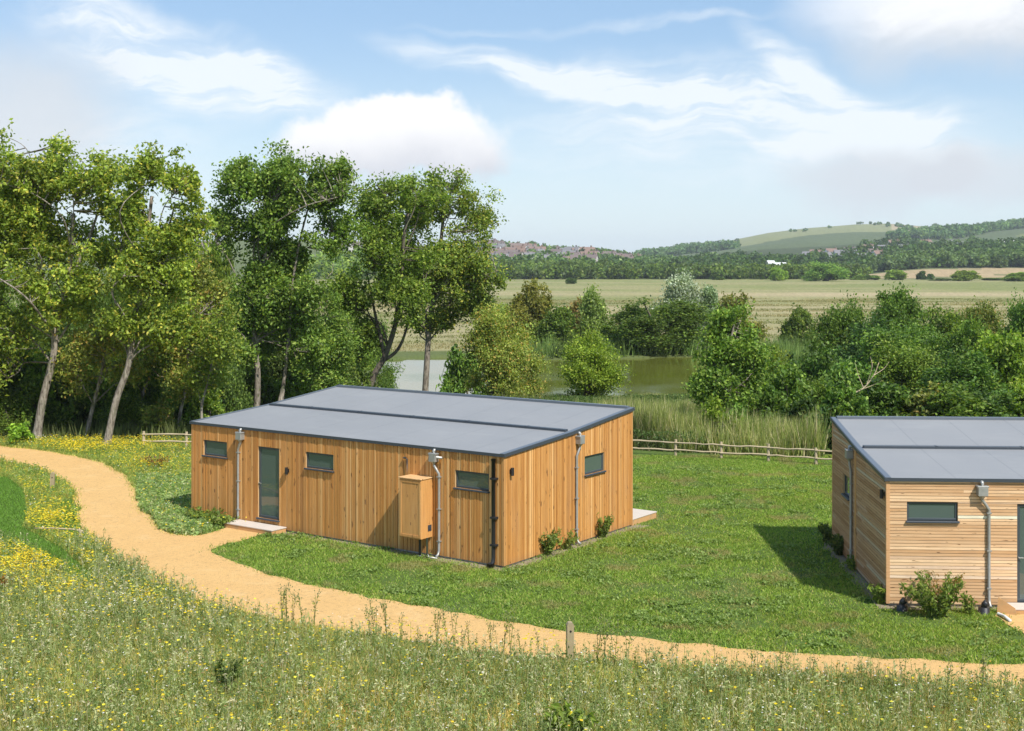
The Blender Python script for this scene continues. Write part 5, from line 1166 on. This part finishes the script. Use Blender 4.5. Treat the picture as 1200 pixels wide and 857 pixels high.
reeds(60000, lambda x, y: (pond_dist(x, y) > -.6) & (pond_dist(x, y) < 3.5) & (y < 96), .5, .95, 'reeds', 'short beige and green reed fringe on the near bank of the pond', RC, [3, 3, 4, 3, 2], (-30, 26), (70, 96), .05)
x = rng.uniform(-4, 22, 30000); y = rng.uniform(52, 80, 30000); k = rc1(x, y) & (fbm(x/1.8, y/1.8, 401) > .46); x, y = x[k], y[k]
q = np.repeat(np.arange(len(x)), 8); hn = .5+.6*fbm(x/2, y/2, 402); t = rng.random(len(q))
p = np.stack([x[q]+rng.normal(size=len(q))*.12, y[q]+rng.normal(size=len(q))*.12, ground_z(x, y)[q]+t*hn[q]], 1); v, f = leaf_quads(p, .13, .5, .5)
tag(npmesh('nettles', v, f, M_leaf, None, np.repeat(pal_pick(len(q), [(.05, .085, .022), (.08, .125, .03), (.12, .15, .05)], [4, 4, 1]), 4, 0)), 'dark leafy nettles growing through the reeds behind the fence', 'nettles', None, 'stuff')
# rough growth under the wood
reeds(90000, lambda x, y: (CX+F*x/y < 560) & (pond_dist(x, y) > 0), .25, .8, 'undergrowth', 'dark rough undergrowth beneath the trees at the left', [(.07, .10, .03), (.10, .14, .04), (.05, .08, .025)], [3, 2, 2], (-42, 0), (57, 92), .05)
# rough tussocks on the dry field
x = rng.uniform(-60, 200, 300000); y = rng.uniform(132, 330, 300000); k = (np.abs(CX+F*x/y-700) < 650) & (fbm(x/25, y/5, 71) > .50); x, y = x[k], y[k]
bc = np.where((fbm(x/60, y/16, 91) > .5)[:, None], np.array([[.34, .29, .15]]), np.array([[.22, .225, .09]]))*(.75+.5*rng.random((len(x), 1)))
v, f, cc = blades(x, y, ground_z(x, y), .12+.25*rng.random(len(x)), .14*np.ones(len(x)), bc, .6)
tag(npmesh('dry_grass', v, f, M_grass, None, cc), 'dry tussocks of the grazing field beyond the pond', 'grass', None, 'stuff')

# ------------------------------------------------------------------ single plants
def plant(name, label, px, py, w_, h_, kind='weed', pal='bright', tint=(1, 1, 1), n_=26, lsize=.10, group=None, z=0):
    q = P(px, py); root = empty(name, (q[0], q[1], 0)); tag(root, label, 'plant', group)
    st = MB(); L_ = []; S = []; CC = []
    for k in range(n_):
        a = random.uniform(0, 2*pi); r_ = random.uniform(0, .28)*w_; b = np.array([cos(a)*r_*.4, sin(a)*r_*.4, 0]); hh = h_*random.uniform(.55, 1)*(1-.35*r_/(w_*.28+1e-6)*random.random())
        t = b+np.array([cos(a)*w_*random.uniform(.15, .5), sin(a)*w_*random.uniform(.15, .5), hh]); mid = b*.5+t*.5+np.array([0, 0, hh*.15]); cv = catmull([b, mid, t], 4)
        st.tube(cv, np.linspace(.008, .003, len(cv)), 4, caps=False); m_ = int(10*hh/.4)+5
        tt = np.random.default_rng(k).random(m_)*.85+.15; idx = (tt*(len(cv)-1)).astype(int); L_.append(cv[idx]+rng.normal(size=(m_, 3))*.035)
    c = np.vstack(L_); c[:, 2] = np.maximum(c[:, 2], .02); v, f = leaf_quads(c, lsize, .5, .42); st.build('stem', M_leafstem, root)
    o = npmesh('leaves', v, f, M_leaf, root, leafcols(len(c), pal)); o.color = (tint[0]*.62, tint[1]*.56, tint[2]*.8, 1); return root
M_leafstem = plain('green_stem', (.16, .18, .06), .7)
PG = 'weeds along the lodge walls'
plant('leafy_weed', 'large leafy weed at the side wall of the vertical board lodge, left of its downpipe', 640, 650, 1.1, .8, n_=34, lsize=.12, group=PG)
plant('leafy_weed', 'low pale weed at the foot of the side downpipe of the vertical board lodge', 662, 644, .8, .55, n_=20, lsize=.11, group=PG, tint=(1.2, 1.1, 1.2))
plant('leafy_weed', 'bushy weed right of the side downpipe, under the small window', 706, 630, .7, .75, n_=26, lsize=.10, group=PG)
plant('leafy_weed', 'dark green spreading plant at the left end of the front wall beside the step', 240, 612, 1.3, .42, n_=40, lsize=.15, group=PG)
plant('leafy_weed', 'broad leaved plant close to the wooden step of the vertical board lodge', 260, 617, .9, .35, n_=26, lsize=.15, group=PG)
plant('leafy_weed', 'big bushy weed with dry brown tips in front of the horizontal board wall', 1098, 722, 1.5, 1.0, n_=60, lsize=.12, group=PG, pal='bright')
plant('dry_stalks', 'dry brown stalks rising out of the big bushy weed', 1106, 720, .9, 1.15, n_=14, lsize=.07, group=PG, pal='gold', tint=(1.3, .9, .8))
plant('leafy_weed', 'narrow upright weed between the bushy weed and the front downpipe', 1136, 720, .35, .55, n_=12, lsize=.10, group=PG)
plant('leafy_weed', 'pale weed at the near left corner of the horizontal board lodge', 1030, 707, .6, .5, n_=18, lsize=.12, group=PG, tint=(1.1, 1.1, 1))
plant('leafy_weed', 'shaded weed beside the left wall downpipe of the horizontal board lodge', 1000, 668, .5, .4, n_=22, lsize=.12, group=PG)
plant('leafy_weed', 'tall shaded weed at the far end of the left wall in the shadow', 984, 650, .8, .6, n_=44, lsize=.13, group=PG, pal='green')
plant('leafy_weed', 'dark weed at the far left corner of the horizontal board lodge', 971, 636, .7, .55, n_=34, lsize=.13, group=PG, pal='green')
plant('dock_plant', 'bright green broad leaved plant at the bottom edge of the meadow', 668, 868, .9, .55, n_=22, lsize=.17, tint=(1.1, 1.1, 1))
plant('dock_plant', 'dark green upright weed in the left half of the meadow', 266, 812, .5, .75, n_=10, lsize=.13, pal='green')
plant('dry_shrub', 'rust brown dry plant at the left edge above the meadow', 2, 692, .8, .4, n_=26, lsize=.09, pal='gold', tint=(1.3, .7, .5))
plant('dry_shrub', 'rust brown tuft among the yellow flowers left of the lodge', 183, 548, 1.2, .5, n_=26, lsize=.09, pal='gold', tint=(1.2, .65, .6))
# tall budding weeds standing up against the path
def tall_weed(h_, seed):
    r2 = random.Random(seed); root = empty('thistle', (0, 0, 0)); st = MB(); cl = []; bd_ = []
    for k in range(r2.choice((2, 3, 3))):
        a = r2.uniform(0, 2*pi); top = np.array([cos(a)*.10, sin(a)*.10, h_*r2.uniform(.8, 1)]); cv = catmull([(0, 0, 0), (top[0]*.3, top[1]*.3, top[2]*.5), top], 5); st.tube(cv, np.linspace(.008, .004, len(cv)), 5, caps=False)
        for t in range(3, len(cv)):
            for _ in range(2): cl.append(cv[t-1]+np.array([r2.gauss(0, .03), r2.gauss(0, .03), r2.gauss(0, .02)]))
        for _ in range(6):
            b = r2.randint(len(cv)//2, len(cv)-1); e = cv[b]+np.array([r2.gauss(0, .06), r2.gauss(0, .06), r2.uniform(.02, .10)]); st.tube([cv[b], e], [.003, .002], 4, caps=False); bd_.append(e)
    c = np.array(cl); v, f = leaf_quads(c, .075, .4, .35); npmesh('leaves', v, f, M_leaf, root, leafcols(len(c), 'olive'))
    for e in bd_: st.tube([e, e+[0, 0, .014], e+[0, 0, .03]], [.006, .014, .005], 6)
    st.build('stem', M_leafstem, root); return root
M_bud = plain('bud', (.17, .14, .07), .8)
srcs = [tall_weed(.95, s) for s in range(5)]; fresh = [True]*5
cl_px = [(330, 733), (336, 731), (343, 734), (354, 737), (368, 741)]+[(438+random.gauss(0, 10), 752+random.gauss(0, 4)) for _ in range(4)]+[(470, 757), (512, 763), (524, 765), (532, 764), (541, 766), (550, 765), (575, 770), (590, 772), (598, 773), (610, 774), (632, 776), (700, 786), (708, 788), (720, 790), (735, 792), (742, 793), (760, 796), (770, 797), (790, 799), (815, 802), (860, 806), (885, 808), (915, 812), (925, 811), (950, 814), (990, 817), (1010, 820), (1030, 818), (1060, 822), (1075, 821), (1110, 824), (1150, 826), (1180, 828)]
for n_, (px, py) in enumerate(cl_px):
    k = n_ % 5; q = P(px, py)
    if fresh[k]: r_ = srcs[k]; fresh[k] = False
    else:
        r_ = srcs[k].copy(); C.objects.link(r_)
        for ch in srcs[k].children: d = ch.copy(); C.objects.link(d); d.parent = r_
    s = random.uniform(.6, 1.05); r_.location = (q[0], q[1], 0); r_.scale = (s, s, s*random.uniform(.9, 1.1)); r_.rotation_euler = (0, 0, random.uniform(0, 6.3))
    wh = 'at the left, below the tip of the lawn' if px < 400 else 'in the dense cluster left of the middle of the path' if px < 480 else 'between the dense cluster and the drilled post' if px < 640 else 'just right of the drilled post' if px < 830 else 'below the lawn between the lodges' if px < 1000 else 'below the horizontal board lodge'
    tag(r_, ('short ' if s < .72 else 'medium tall ' if s < .86 else 'tall ' if s < .96 else 'very tall ')+'spindly weed '+wh, 'weed', 'tall weeds along the near path edge')

# ------------------------------------------------------------------ air
def fhaze():
    m_ = bpy.data.materials.new('haze'); m_.use_nodes = True; nt = m_.node_tree; nt.nodes.clear(); g = G(nt)
    v = g.n('ShaderNodeVolumePrincipled'); v.inputs['Color'].default_value = (.86, .92, 1, 1); v.inputs['Density'].default_value = HAZE; v.inputs['Anisotropy'].default_value = 0
    g.put(g.n('ShaderNodeOutputMaterial').inputs['Volume'], v.outputs[0]); return m_
HAZE = 0.0001
if HAZE:
    hz = MB(); zlo = float(gz.min())-1; zhi = float(gz.max())+25; hz.box(-8400, 8400, -8400, 8400, zlo, zhi)
    tag(hz.build('haze', fhaze()), kind='stuff')
